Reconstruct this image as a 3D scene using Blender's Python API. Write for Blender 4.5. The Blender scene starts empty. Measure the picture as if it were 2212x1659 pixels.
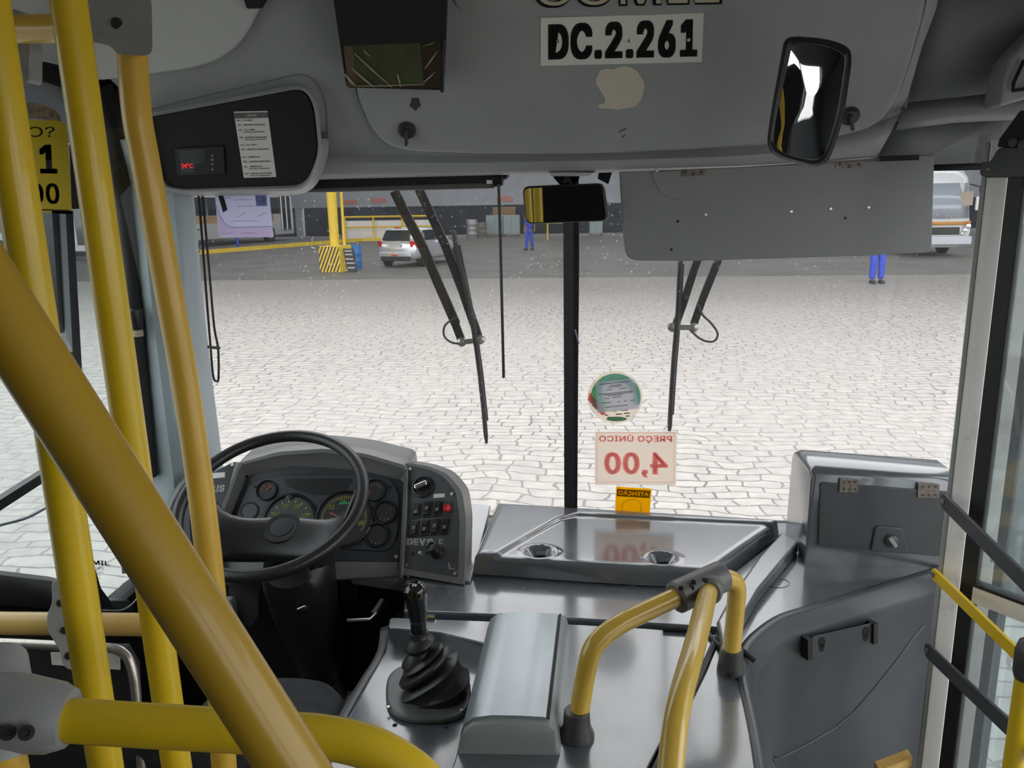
import bpy, bmesh, math, random
from mathutils import Vector as V, Matrix
random.seed(7)
SC = bpy.context.scene
COL = SC.collection
PI = math.pi

# ------------------------------------------------------------------ camera
FPX = 1726.0                       # focal length in pixels of the 2212 x 1659 frame
_fw = V((156, 395, -FPX)).normalized()
_up = -V((127, -7600, -FPX)).normalized()
_fw = (_fw - _up * _fw.dot(_up)).normalized()
_rt = _fw.cross(_up)
ROT = Matrix((_rt, _fw, _up))      # camera space -> bus space (x right, y to the front, z up)
EYE = V((0.04, 0.0, 2.3))
cam_data = bpy.data.cameras.new('camera')
cam_data.sensor_fit = 'HORIZONTAL'
cam_data.sensor_width = 36.0
cam_data.lens = FPX / 2212 * 36.0
cam_data.clip_start = 0.02
cam_data.clip_end = 500
cam = bpy.data.objects.new('camera', cam_data)
cam.matrix_world = Matrix.Translation(EYE) @ ROT.to_4x4()
COL.objects.link(cam)
SC.camera = cam

# ------------------------------------------------------------------ light and exposure
SC.view_settings.view_transform = 'Standard'
SC.view_settings.look = 'None'
SC.view_settings.gamma = 1.0
SC.view_settings.use_curve_mapping = False
SC.view_settings.exposure = 0.0
world = bpy.data.worlds.new('overcast sky')
SC.world = world
world.use_nodes = True
_bg = world.node_tree.nodes['Background']
_bg.inputs['Color'].default_value = (0.97, 0.98, 1.0, 1)
_bg.inputs['Strength'].default_value = 3.0
SC.cycles.max_bounces = 10
SC.cycles.diffuse_bounces = 6
SC.cycles.transparent_max_bounces = 16


# ------------------------------------------------------------------ measuring: a pixel's sight line met with a real plane
def ray(u, v):
    return ROT @ V(((u - 1106) / FPX, -(v - 829.5) / FPX, -1.0))
def D(u, v, d):
    return EYE + ray(u, v) * d
def Y(u, v, y):
    r = ray(u, v); return EYE + r * ((y - EYE.y) / r.y)
def Z(u, v, z):
    r = ray(u, v); return EYE + r * ((z - EYE.z) / r.z)
def X(u, v, x):
    r = ray(u, v); return EYE + r * ((x - EYE.x) / r.x)
class PL:
    def __init__(s, p, n):
        s.p = V(p); s.n = V(n).normalized()
    def at(s, u, v, off=0.0):
        r = ray(u, v); return EYE + r * ((s.p + s.n * off - EYE).dot(s.n) / r.dot(s.n))
    def many(s, px, off=0.0):
        return [s.at(u, v, off) for u, v in px]
def shield_y(x, z):
    return 2.2 - 0.1 * (z - 1.45) - 0.07 * x * x
def G(u, v, off=0.0):
    """point on the windscreen, off = metres towards the cabin"""
    y = 2.2
    for _ in range(8):
        p = Y(u, v, y); y = shield_y(p.x, p.z) - off
    return Y(u, v, y)


# ------------------------------------------------------------------ materials
MATS = {}
def mat(name, col, rough=0.5, metal=0.0, spec=0.5, var=0.0, vscale=6.0, bump=0.0, bscale=200.0, coat=0.0, coatr=0.05, emit=None, estr=0.0, dirt=None, dscale=3.0, damt=0.5, rvar=0.0):
    m = bpy.data.materials.new(name); m.use_nodes = True
    nt = m.node_tree; b = nt.nodes['Principled BSDF']
    b.inputs['Base Color'].default_value = (*col, 1)
    b.inputs['Roughness'].default_value = rough
    b.inputs['Metallic'].default_value = metal
    b.inputs['Specular IOR Level'].default_value = spec
    b.inputs['Coat Weight'].default_value = coat; b.inputs['Coat Roughness'].default_value = coatr
    if emit:
        b.inputs['Emission Color'].default_value = (*emit, 1); b.inputs['Emission Strength'].default_value = estr
    tc = nt.nodes.new('ShaderNodeTexCoord')
    last = None
    if var:
        n = nt.nodes.new('ShaderNodeTexNoise'); n.inputs['Scale'].default_value = vscale; n.inputs['Detail'].default_value = 5
        nt.links.new(tc.outputs['Object'], n.inputs['Vector'])
        r = nt.nodes.new('ShaderNodeMapRange'); r.inputs['From Min'].default_value = 0.3; r.inputs['From Max'].default_value = 0.7
        r.inputs['To Min'].default_value = 1 - var; r.inputs['To Max'].default_value = 1 + var
        nt.links.new(n.outputs['Fac'], r.inputs['Value'])
        mx = nt.nodes.new('ShaderNodeMix'); mx.data_type = 'RGBA'; mx.blend_type = 'MULTIPLY'; mx.inputs[0].default_value = 1
        mx.inputs[6].default_value = (*col, 1)
        nt.links.new(r.outputs['Result'], mx.inputs[7]); last = mx.outputs[2]
        if rvar:
            rr = nt.nodes.new('ShaderNodeMapRange'); rr.inputs['From Min'].default_value = 0.3; rr.inputs['From Max'].default_value = 0.7
            rr.inputs['To Min'].default_value = rough - rvar; rr.inputs['To Max'].default_value = rough + rvar
            nt.links.new(n.outputs['Fac'], rr.inputs['Value']); nt.links.new(rr.outputs['Result'], b.inputs['Roughness'])
    if dirt:
        n = nt.nodes.new('ShaderNodeTexNoise'); n.inputs['Scale'].default_value = dscale; n.inputs['Detail'].default_value = 9; n.inputs['Roughness'].default_value = 0.7
        nt.links.new(tc.outputs['Object'], n.inputs['Vector'])
        r = nt.nodes.new('ShaderNodeMapRange'); r.inputs['From Min'].default_value = 0.55; r.inputs['From Max'].default_value = 0.75
        r.inputs['To Max'].default_value = damt
        nt.links.new(n.outputs['Fac'], r.inputs['Value'])
        mx = nt.nodes.new('ShaderNodeMix'); mx.data_type = 'RGBA'
        if last: nt.links.new(last, mx.inputs[6])
        else: mx.inputs[6].default_value = (*col, 1)
        mx.inputs[7].default_value = (*dirt, 1)
        nt.links.new(r.outputs['Result'], mx.inputs[0]); last = mx.outputs[2]
    if last: nt.links.new(last, b.inputs['Base Color'])
    if bump:
        n = nt.nodes.new('ShaderNodeTexNoise'); n.inputs['Scale'].default_value = bscale; n.inputs['Detail'].default_value = 3
        nt.links.new(tc.outputs['Object'], n.inputs['Vector'])
        bp = nt.nodes.new('ShaderNodeBump'); bp.inputs['Strength'].default_value = bump; bp.inputs['Distance'].default_value = 0.002
        nt.links.new(n.outputs['Fac'], bp.inputs['Height']); nt.links.new(bp.outputs['Normal'], b.inputs['Normal'])
    MATS[name] = m
    return m
def glassmat(name, tint=(1, 1, 1), gloss=0.06, dust=0.0, dscale=60.0, dustcol=(0.75, 0.78, 0.8), haze=0.0):
    m = bpy.data.materials.new(name); m.use_nodes = True
    nt = m.node_tree; nt.nodes.clear()
    out = nt.nodes.new('ShaderNodeOutputMaterial')
    t = nt.nodes.new('ShaderNodeBsdfTransparent'); t.inputs['Color'].default_value = (*tint, 1)
    g = nt.nodes.new('ShaderNodeBsdfGlossy'); g.inputs['Roughness'].default_value = 0.02
    mx = nt.nodes.new('ShaderNodeMixShader'); mx.inputs[0].default_value = gloss
    nt.links.new(t.outputs[0], mx.inputs[1]); nt.links.new(g.outputs[0], mx.inputs[2])
    last = mx
    if dust or haze:
        tc = nt.nodes.new('ShaderNodeTexCoord')
        d = nt.nodes.new('ShaderNodeBsdfTranslucent'); d.inputs['Color'].default_value = (*dustcol, 1)
        vo = nt.nodes.new('ShaderNodeTexVoronoi'); vo.inputs['Scale'].default_value = dscale
        nt.links.new(tc.outputs['Object'], vo.inputs['Vector'])
        n = nt.nodes.new('ShaderNodeTexNoise'); n.inputs['Scale'].default_value = 3.2; n.inputs['Detail'].default_value = 4
        nt.links.new(tc.outputs['Object'], n.inputs['Vector'])
        r = nt.nodes.new('ShaderNodeMapRange'); r.inputs['From Min'].default_value = 0.22; r.inputs['From Max'].default_value = 0.1
        r.inputs['To Max'].default_value = dust
        nt.links.new(vo.outputs['Distance'], r.inputs['Value'])
        r2 = nt.nodes.new('ShaderNodeMapRange'); r2.inputs['From Min'].default_value = 0.45; r2.inputs['From Max'].default_value = 0.7
        nt.links.new(n.outputs['Fac'], r2.inputs['Value'])
        mu = nt.nodes.new('ShaderNodeMath'); mu.operation = 'MULTIPLY_ADD'; mu.inputs[2].default_value = haze
        nt.links.new(r.outputs['Result'], mu.inputs[0]); nt.links.new(r2.outputs['Result'], mu.inputs[1])
        m2 = nt.nodes.new('ShaderNodeMixShader')
        nt.links.new(mu.outputs[0], m2.inputs[0]); nt.links.new(mx.outputs[0], m2.inputs[1]); nt.links.new(d.outputs[0], m2.inputs[2])
        last = m2
    nt.links.new(last.outputs[0], out.inputs['Surface'])
    MATS[name] = m
    return m
def sheermat(name, col, opacity=0.8):
    """a thin printed film: lets some light through"""
    m = bpy.data.materials.new(name); m.use_nodes = True
    nt = m.node_tree; nt.nodes.clear()
    out = nt.nodes.new('ShaderNodeOutputMaterial')
    t = nt.nodes.new('ShaderNodeBsdfTransparent')
    a = nt.nodes.new('ShaderNodeBsdfDiffuse'); a.inputs['Color'].default_value = (*col, 1)
    b = nt.nodes.new('ShaderNodeBsdfTranslucent'); b.inputs['Color'].default_value = (*col, 1)
    m1 = nt.nodes.new('ShaderNodeMixShader'); m1.inputs[0].default_value = 0.6
    nt.links.new(a.outputs[0], m1.inputs[1]); nt.links.new(b.outputs[0], m1.inputs[2])
    m2 = nt.nodes.new('ShaderNodeMixShader'); m2.inputs[0].default_value = opacity
    nt.links.new(t.outputs[0], m2.inputs[1]); nt.links.new(m1.outputs[0], m2.inputs[2])
    nt.links.new(m2.outputs[0], out.inputs['Surface'])
    MATS[name] = m
    return m

HEAD = mat('header grey plastic', (0.36, 0.378, 0.378), 0.5, var=0.06, vscale=5, dirt=(0.16, 0.15, 0.13), dscale=2.5, damt=0.35, bump=0.08, bscale=400)
VISOR = mat('visor grey board', (0.24, 0.25, 0.245), 0.55, var=0.05, vscale=6, dirt=(0.12, 0.12, 0.11), dscale=4, damt=0.3)  # darker than the header grey: the backlit visor's shade is in the colour
HEADL = mat('pale ceiling panel', (0.56, 0.58, 0.57), 0.45, var=0.05, vscale=4, dirt=(0.3, 0.28, 0.22), dscale=3, damt=0.3)
HEADD = mat('darker grey liner', (0.2, 0.215, 0.215), 0.55, var=0.06)
PILLAR = mat('blue grey pillar plastic', (0.3, 0.35, 0.37), 0.5, var=0.05)
DASH = mat('glossy slate dash', (0.085, 0.099, 0.112), 0.24, spec=0.95, var=0.08, vscale=9, dirt=(0.15, 0.155, 0.155), dscale=40, damt=0.2, bump=0.02, bscale=120, rvar=0.05, coat=1.0, coatr=0.12)
DASHD = mat('slate side panel', (0.062, 0.068, 0.075), 0.36, var=0.12, vscale=5, dirt=(0.14, 0.14, 0.14), dscale=4, damt=0.25)
LID = mat('slate hatch lid', (0.09, 0.098, 0.108), 0.21, spec=0.95, var=0.06, vscale=9, rvar=0.05, coat=1.0, coatr=0.1)
INSTR = mat('grey instrument hood', (0.16, 0.16, 0.157), 0.4, var=0.1, vscale=12, dirt=(0.2, 0.17, 0.12), dscale=6, damt=0.4)
FACE = mat('charcoal instrument face', (0.038, 0.042, 0.05), 0.35, var=0.15, vscale=20)
BLACK = mat('black plastic', (0.012, 0.012, 0.014), 0.38)
MATTB = mat('matt black', (0.01, 0.01, 0.011), 0.75)
RUBBER = mat('black rubber', (0.016, 0.016, 0.017), 0.5, var=0.2, vscale=30)
BOOT = mat('gear boot rubber', (0.02, 0.02, 0.021), 0.42, bump=0.1, bscale=300)
LEATH = mat('black wheel leather', (0.018, 0.018, 0.02), 0.33, bump=0.25, bscale=260)
YEL = mat('yellow pole paint', (0.72, 0.5, 0.014), 0.33, var=0.04, vscale=8, dirt=(0.3, 0.19, 0.02), dscale=9, damt=0.25, coat=0.2)
YELO = mat('ochre pole paint', (0.68, 0.42, 0.05), 0.36, var=0.05, vscale=8, dirt=(0.4, 0.21, 0.03), dscale=7, damt=0.3, coat=0.2)
YELP = mat('pale ochre paint', (0.68, 0.45, 0.13), 0.33, var=0.05, dirt=(0.3, 0.2, 0.08), dscale=9, damt=0.35, coat=0.2)
CLAMP = mat('grey clamp plastic', (0.3, 0.31, 0.31), 0.42, var=0.08, dirt=(0.08, 0.08, 0.08), dscale=14, damt=0.4)
CLAMPM = mat('mid grey clamp plastic', (0.13, 0.13, 0.128), 0.4, var=0.1, dirt=(0.05, 0.05, 0.05), dscale=20, damt=0.4)
CLAMPD = mat('dark clamp plastic', (0.05, 0.05, 0.05), 0.4)
GRABY = mat('grab rail yellow', (0.62, 0.41, 0.06), 0.25, var=0.05, dirt=(0.3, 0.2, 0.08), dscale=9, damt=0.3, coat=0.5)
STEEL = mat('bare steel', (0.55, 0.54, 0.52), 0.35, metal=1.0)
CHROME = mat('chrome', (0.75, 0.75, 0.75), 0.15, metal=1.0)
RUSTY = mat('worn zinc', (0.2, 0.18, 0.15), 0.5, metal=0.5, var=.4, vscale=120, dirt=(0.09, 0.035, 0.015), dscale=60, damt=0.9)
ALU = mat('white painted door frame', (0.9, 0.89, 0.86), 0.4, var=0.04, dirt=(0.25, 0.23, 0.2), dscale=9, damt=0.5)
ALUG = mat('grey green door edge', (0.33, 0.35, 0.32), 0.5, var=0.08)
PAPER = mat('white paper', (0.72, 0.72, 0.69), 0.8)
WHITE = mat('white paint marks', (0.9, 0.9, 0.87), 0.6)
INK = mat('black ink', (0.01, 0.01, 0.01), 0.6)
REDL = mat('red button plastic', (0.55, 0.02, 0.02), 0.3)
YMARK = mat('gauge yellow', (0.75, 0.72, 0.12), 0.6)
GMARK = mat('gauge green', (0.02, 0.3, 0.09), 0.6)
RMARK = mat('gauge red', (0.6, 0.05, 0.04), 0.6)
GDIAL = mat('gauge dial', (0.02, 0.022, 0.022), 0.5)
GDIALG = mat('greenish gauge dial', (0.055, 0.075, 0.06), 0.4)
MIRROR = mat('mirror glass', (0.82, 0.84, 0.86), 0.02, metal=1.0)
SEATF = mat('charcoal seat fabric', (0.03, 0.032, 0.037), 0.9, bump=0.6, bscale=500, var=0.25, vscale=40)
BOXG = mat('grey console plastic', (0.25, 0.285, 0.28), 0.35, var=0.05, vscale=7)
BOXL = mat('brushed grey lid', (0.35, 0.39, 0.41), 0.33, metal=0.5, var=0.06, vscale=5)
GLASS = glassmat('dusty windscreen', (0.97, 0.968, 0.962), 0.05, dust=0.55, dscale=75, haze=0.03)
GLASS2 = glassmat('side window glass', (0.86, 0.9, 0.9), 0.06, haze=0.015, dust=0.02)
GLASSD = glassmat('door glass', (0.86, 0.9, 0.9), 0.08, haze=0.05, dust=0.05)
GLASSC = glassmat('gauge lens', (0.95, 0.95, 0.95), 0.08)


# ------------------------------------------------------------------ object helpers
def worldloc(o):
    p = V((0, 0, 0))
    while o is not None:
        p += o.location; o = o.parent
    return p
def tag(o, label=None, cat=None, group=None, kind=None):
    if label: o['label'] = label
    if cat: o['category'] = cat
    if group: o['group'] = group
    if kind: o['kind'] = kind
    return o
def thing(name, loc, label, cat, group=None, rz=0.0):
    o = bpy.data.objects.new(name, None); COL.objects.link(o)
    o.empty_display_size = 0.05
    o.location = loc; o.rotation_euler = (0, 0, rz)
    return tag(o, label, cat, group)
def struct(name, loc=(0, 0, 0)):
    o = bpy.data.objects.new(name, None); COL.objects.link(o); o.location = loc
    o['kind'] = 'structure'
    return o
def copy_tree(o, parent=None):
    c = o.copy(); COL.objects.link(c); c.parent = parent
    for ch in list(o.children): copy_tree(ch, c)
    return c
def fillet(pts, r, n=5, closed=True):
    """round the corners of a polygon or polyline; r one radius or one per corner"""
    out = []; N = len(pts)
    for i, p in enumerate(pts):
        ri = r[i] if isinstance(r, (list, tuple)) else r
        if ri <= 0 or (not closed and i in (0, N - 1)):
            out.append(p.copy()); continue
        a, b = pts[i - 1], pts[(i + 1) % N]
        da, db = (a - p), (b - p)
        ra, rb = min(ri, da.length * 0.49), min(ri, db.length * 0.49)
        p0, p1 = p + da.normalized() * ra, p + db.normalized() * rb
        for k in range(n + 1):
            t = k / n
            out.append(p0 * (1 - t) ** 2 + p * 2 * t * (1 - t) + p1 * t * t)
    return out
def resample(pts, n):
    L = [0.0]
    for a, b in zip(pts, pts[1:]): L.append(L[-1] + (b - a).length)
    out = []; j = 0
    for i in range(n):
        s = L[-1] * i / (n - 1)
        while j < len(L) - 2 and L[j + 1] < s: j += 1
        t = (s - L[j]) / max(L[j + 1] - L[j], 1e-9)
        out.append(pts[j].lerp(pts[j + 1], min(max(t, 0), 1)))
    return out
def spline(pts, n=8, closed=False):
    """Catmull-Rom through the points"""
    out = []; N = len(pts)
    for i in range(N if closed else N - 1):
        p1, p2 = pts[i], pts[(i + 1) % N]
        p0 = pts[i - 1] if (closed or i > 0) else p1 * 2 - p2
        p3 = pts[(i + 2) % N] if (closed or i + 2 < N) else p2 * 2 - p1
        for k in range(n):
            t = k / n
            out.append(0.5 * ((2 * p1) + (p2 - p0) * t + (2 * p0 - 5 * p1 + 4 * p2 - p3) * t * t + (3 * p1 - p0 - 3 * p2 + p3) * t ** 3))
    if not closed: out.append(pts[-1].copy())
    return out
def frame_of(axis):
    a = V(axis).normalized()
    e = V((0, 0, 1)) if abs(a.z) < 0.9 else V((1, 0, 0))
    x = e.cross(a).normalized(); return x, a.cross(x), a

class MB:
    def __init__(s):
        s.v = []; s.f = []; s.m = []
    def add(s, vs, fs, m=0):
        b = len(s.v); s.v += [V(p) for p in vs]; s.f += [tuple(i + b for i in f) for f in fs]; s.m += [m] * len(fs)
        return s
    def hexa(s, p, m=0):
        return s.add(p, [(0, 3, 2, 1), (4, 5, 6, 7), (0, 1, 5, 4), (1, 2, 6, 5), (2, 3, 7, 6), (3, 0, 4, 7)], m)
    def box(s, lo, hi, m=0):
        a, b = lo, hi
        return s.hexa([(a[0], a[1], a[2]), (b[0], a[1], a[2]), (b[0], b[1], a[2]), (a[0], b[1], a[2]),
                       (a[0], a[1], b[2]), (b[0], a[1], b[2]), (b[0], b[1], b[2]), (a[0], b[1], b[2])], m)
    def obox(s, c, ax, ay, az, m=0):
        c = V(c); ax, ay, az = V(ax), V(ay), V(az)
        return s.hexa([c - ax - ay - az, c + ax - ay - az, c + ax + ay - az, c - ax + ay - az,
                       c - ax - ay + az, c + ax - ay + az, c + ax + ay + az, c - ax + ay + az], m)
    def bar(s, a, b, w, h, up=(0, 0, 1), m=0):
        a, b = V(a), V(b); d = (b - a); side = d.cross(V(up)).normalized(); u = side.cross(d).normalized()
        return s.obox((a + b) / 2, d / 2, side * w / 2, u * h / 2, m)
    def prism(s, out, ext, m=0):
        n = len(out); ext = V(ext)
        vs = [V(p) for p in out] + [V(p) + ext for p in out]
        fs = [tuple(range(n - 1, -1, -1)), tuple(range(n, 2 * n))] + [(i, (i + 1) % n, n + (i + 1) % n, n + i) for i in range(n)]
        return s.add(vs, fs, m)
    def face(s, out, m=0):
        return s.add(out, [tuple(range(len(out)))], m)
    def loft(s, rings, cap=True, closed=True, m=0):
        n = len(rings[0]); vs = [p for r in rings for p in r]; fs = []
        for i in range(len(rings) - 1):
            for j in range(n if closed else n - 1):
                k = (j + 1) % n
                fs.append((i * n + j, i * n + k, (i + 1) * n + k, (i + 1) * n + j))
        if cap and closed:
            fs.append(tuple(range(n - 1, -1, -1))); fs.append(tuple((len(rings) - 1) * n + j for j in range(n)))
        return s.add(vs, fs, m)
    def tube(s, pts, r, seg=16, cap=True, closed=False, m=0, flat=None):
        pts = [V(p) for p in pts]; N = len(pts); rings = []
        t0 = (pts[1] - pts[0]).normalized(); x, y, _ = frame_of(t0)
        for i, p in enumerate(pts):
            if closed: t = (pts[(i + 1) % N] - pts[i - 1]).normalized()
            elif i == 0: t = t0
            elif i == N - 1: t = (pts[-1] - pts[-2]).normalized()
            else: t = (pts[i + 1] - pts[i - 1]).normalized()
            x = (x - t * x.dot(t)).normalized(); y = t.cross(x)
            ri = r[i] if isinstance(r, (list, tuple)) else r
            rings.append([p + (x * math.cos(2 * PI * k / seg) + y * math.sin(2 * PI * k / seg)) * ri for k in range(seg)])
        if closed: rings.append(rings[0])
        return s.loft(rings, cap and not closed, True, m)
    def lathe(s, c, axis, prof, seg=24, m=0):
        x, y, a = frame_of(axis); c = V(c)
        rings = [[c + a * h + (x * math.cos(2 * PI * k / seg) + y * math.sin(2 * PI * k / seg)) * max(r, 1e-5) for k in range(seg)] for r, h in prof]
        return s.loft(rings, True, True, m)
    def ball(s, c, r, seg=14, m=0, sq=(1, 1, 1)):
        c = V(c); rings = []
        for i in range(1, seg // 2):
            a = PI * i / (seg // 2)
            rings.append([c + V((r * sq[0] * math.sin(a) * math.cos(2 * PI * k / seg), r * sq[1] * math.sin(a) * math.sin(2 * PI * k / seg), -r * sq[2] * math.cos(a))) for k in range(seg)])
        return s.loft(rings, True, True, m)
    def build(s, name, mats, parent=None, sharp=38, bevel=0.0, seg=2, solid=0.0, soff=-1.0, sub=0, label=None, cat=None, group=None, kind=None, loc=None, weld=False):
        if not isinstance(mats, (list, tuple)): mats = [mats]
        if parent is None and loc is None:
            xs = [p.x for p in s.v]; ys = [p.y for p in s.v]; zs = [p.z for p in s.v]
            loc = V(((min(xs) + max(xs)) / 2, (min(ys) + max(ys)) / 2, min(zs)))
        o0 = worldloc(parent) if parent is not None else V(loc)
        me = bpy.data.meshes.new(name)
        me.from_pydata([tuple(p - o0) for p in s.v], [], s.f)
        for mt in mats: me.materials.append(mt)
        if len(mats) > 1: me.polygons.foreach_set('material_index', s.m)
        bm = bmesh.new(); bm.from_mesh(me)
        if weld: bmesh.ops.remove_doubles(bm, verts=bm.verts, dist=1e-5)
        bmesh.ops.recalc_face_normals(bm, faces=bm.faces)
        bm.to_mesh(me); bm.free()
        me.shade_smooth()
        if not (bevel or sub): me.set_sharp_from_angle(angle=math.radians(sharp))
        o = bpy.data.objects.new(name, me); COL.objects.link(o)
        if parent is not None: o.parent = parent
        else: o.location = loc
        if solid:
            md = o.modifiers.new('thickness', 'SOLIDIFY'); md.thickness = solid; md.offset = soff
        if sub:
            md = o.modifiers.new('smooth', 'SUBSURF'); md.levels = sub; md.render_levels = sub
        if bevel:
            md = o.modifiers.new('round', 'BEVEL'); md.width = bevel; md.segments = seg; md.limit_method = 'ANGLE'; md.angle_limit = math.radians(35)
            md.harden_normals = True
            me.set_sharp_from_angle(angle=math.radians(70))
        return tag(o, label, cat, group, kind)

_txt = {}
try: FONT = bpy.data.fonts.load(bpy.utils.system_resource('DATAFILES') + '/fonts/Inter.woff2')   # Blender's own interface typeface
except Exception: FONT = None
def text_shape(body, bold=0.0, lines=1.0):
    """letter outlines as flat faces in a unit box; bold strokes come from slightly shifted copies"""
    key = (body, bold, lines)
    if key in _txt: return _txt[key]
    cu = bpy.data.curves.new('lettering', 'FONT'); cu.body = body
    if FONT and '4' not in body: cu.font = FONT
    cu.resolution_u = 3; cu.space_line = lines; cu.space_character = 1 + bold * 2.2
    ob = bpy.data.objects.new('lettering', cu); COL.objects.link(ob)
    dg = bpy.context.evaluated_depsgraph_get(); dg.update()
    me = bpy.data.meshes.new_from_object(ob.evaluated_get(dg))
    v0 = [v.co.copy() for v in me.vertices]; f0 = [tuple(p.vertices) for p in me.polygons]
    bpy.data.objects.remove(ob); bpy.data.curves.remove(cu); bpy.data.meshes.remove(me)
    vs, fs = [], []
    for dx, dy in (((0, 0),) if bold < .008 else [(i, j) for i in (-1, -.5, 0, .5, 1) for j in (-.6, 0, .6)]):
        n = len(vs); vs += [V((v.x + dx * bold, v.y + dy * bold, 0)) for v in v0]; fs += [tuple(i + n for i in f) for f in f0]
    xs = [v.x for v in vs]; ys = [v.y for v in vs]
    x0, x1, y0, y1 = min(xs), max(xs), min(ys), max(ys)
    _txt[key] = ([((v.x - x0) / (x1 - x0), (v.y - y0) / (y1 - y0)) for v in vs], fs, (x1 - x0) / (y1 - y0))
    return _txt[key]
def text_on(mb, body, quad, bold=0.0, mirror=False, m=0, lines=1.0):
    """letters filling the quad (top left, top right, bottom right, bottom left as the camera sees it)"""
    st, fs, _ = text_shape(body, bold, lines)
    tl, tr, br, bl = [V(q) for q in quad]
    if mirror: tl, tr, br, bl = tr, tl, bl, br
    mb.add([(bl.lerp(br, a)).lerp(tl.lerp(tr, a), b) for a, b in st], fs, m)
    return mb
def band_with_letters(mb, body, quad, pad=(.05, .16), mirror=False):
    """a filled band with the letters left open in it"""
    cu = bpy.data.curves.new('lettering', 'FONT'); cu.body = body; cu.resolution_u = 3; cu.space_character = 1.05
    ob = bpy.data.objects.new('lettering', cu); COL.objects.link(ob)
    dg = bpy.context.evaluated_depsgraph_get(); dg.update()
    src = ob.evaluated_get(dg).to_curve(dg)
    nc = bpy.data.curves.new('band', 'CURVE'); nc.dimensions = '2D'; nc.fill_mode = 'BOTH'
    xs, ys = [], []
    for sp in src.splines:
        n = nc.splines.new('BEZIER'); n.bezier_points.add(len(sp.bezier_points) - 1); n.use_cyclic_u = True; n.resolution_u = 3
        for p, q in zip(sp.bezier_points, n.bezier_points):
            q.co, q.handle_left, q.handle_right = p.co, p.handle_left, p.handle_right
            q.handle_left_type = q.handle_right_type = 'FREE'; xs.append(p.co.x); ys.append(p.co.y)
    w, h = max(xs) - min(xs), max(ys) - min(ys)
    x0, x1, y0, y1 = min(xs) - w * pad[0], max(xs) + w * pad[0], min(ys) - h * pad[1], max(ys) + h * pad[1]
    n = nc.splines.new('POLY'); n.points.add(3); n.use_cyclic_u = True
    for q, c in zip(n.points, ((x0, y0), (x1, y0), (x1, y1), (x0, y1))): q.co = (c[0], c[1], 0, 1)
    bo = bpy.data.objects.new('band', nc); COL.objects.link(bo)
    dg = bpy.context.evaluated_depsgraph_get(); dg.update()
    me = bpy.data.meshes.new_from_object(bo.evaluated_get(dg))
    st = [((v.co.x - x0) / (x1 - x0), (v.co.y - y0) / (y1 - y0)) for v in me.vertices]; fs = [tuple(p.vertices) for p in me.polygons]
    ob.evaluated_get(dg).to_curve_clear()
    for x, d in ((ob, bpy.data.curves), (bo, bpy.data.curves)):
        c = x.data; bpy.data.objects.remove(x); d.remove(c)
    bpy.data.meshes.remove(me)
    tl, tr, br, bl = [V(q) for q in quad]
    if mirror: tl, tr, br, bl = tr, tl, bl, br
    return mb.add([(bl.lerp(br, a)).lerp(tl.lerp(tr, a), b) for a, b in st], fs)
def quad_of(fn, px, lift=0.0):
    return [fn(u, v) for u, v in px]
def rect(u0, v0, u1, v1):
    return [(u0, v0), (u1, v0), (u1, v1), (u0, v1)]
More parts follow.
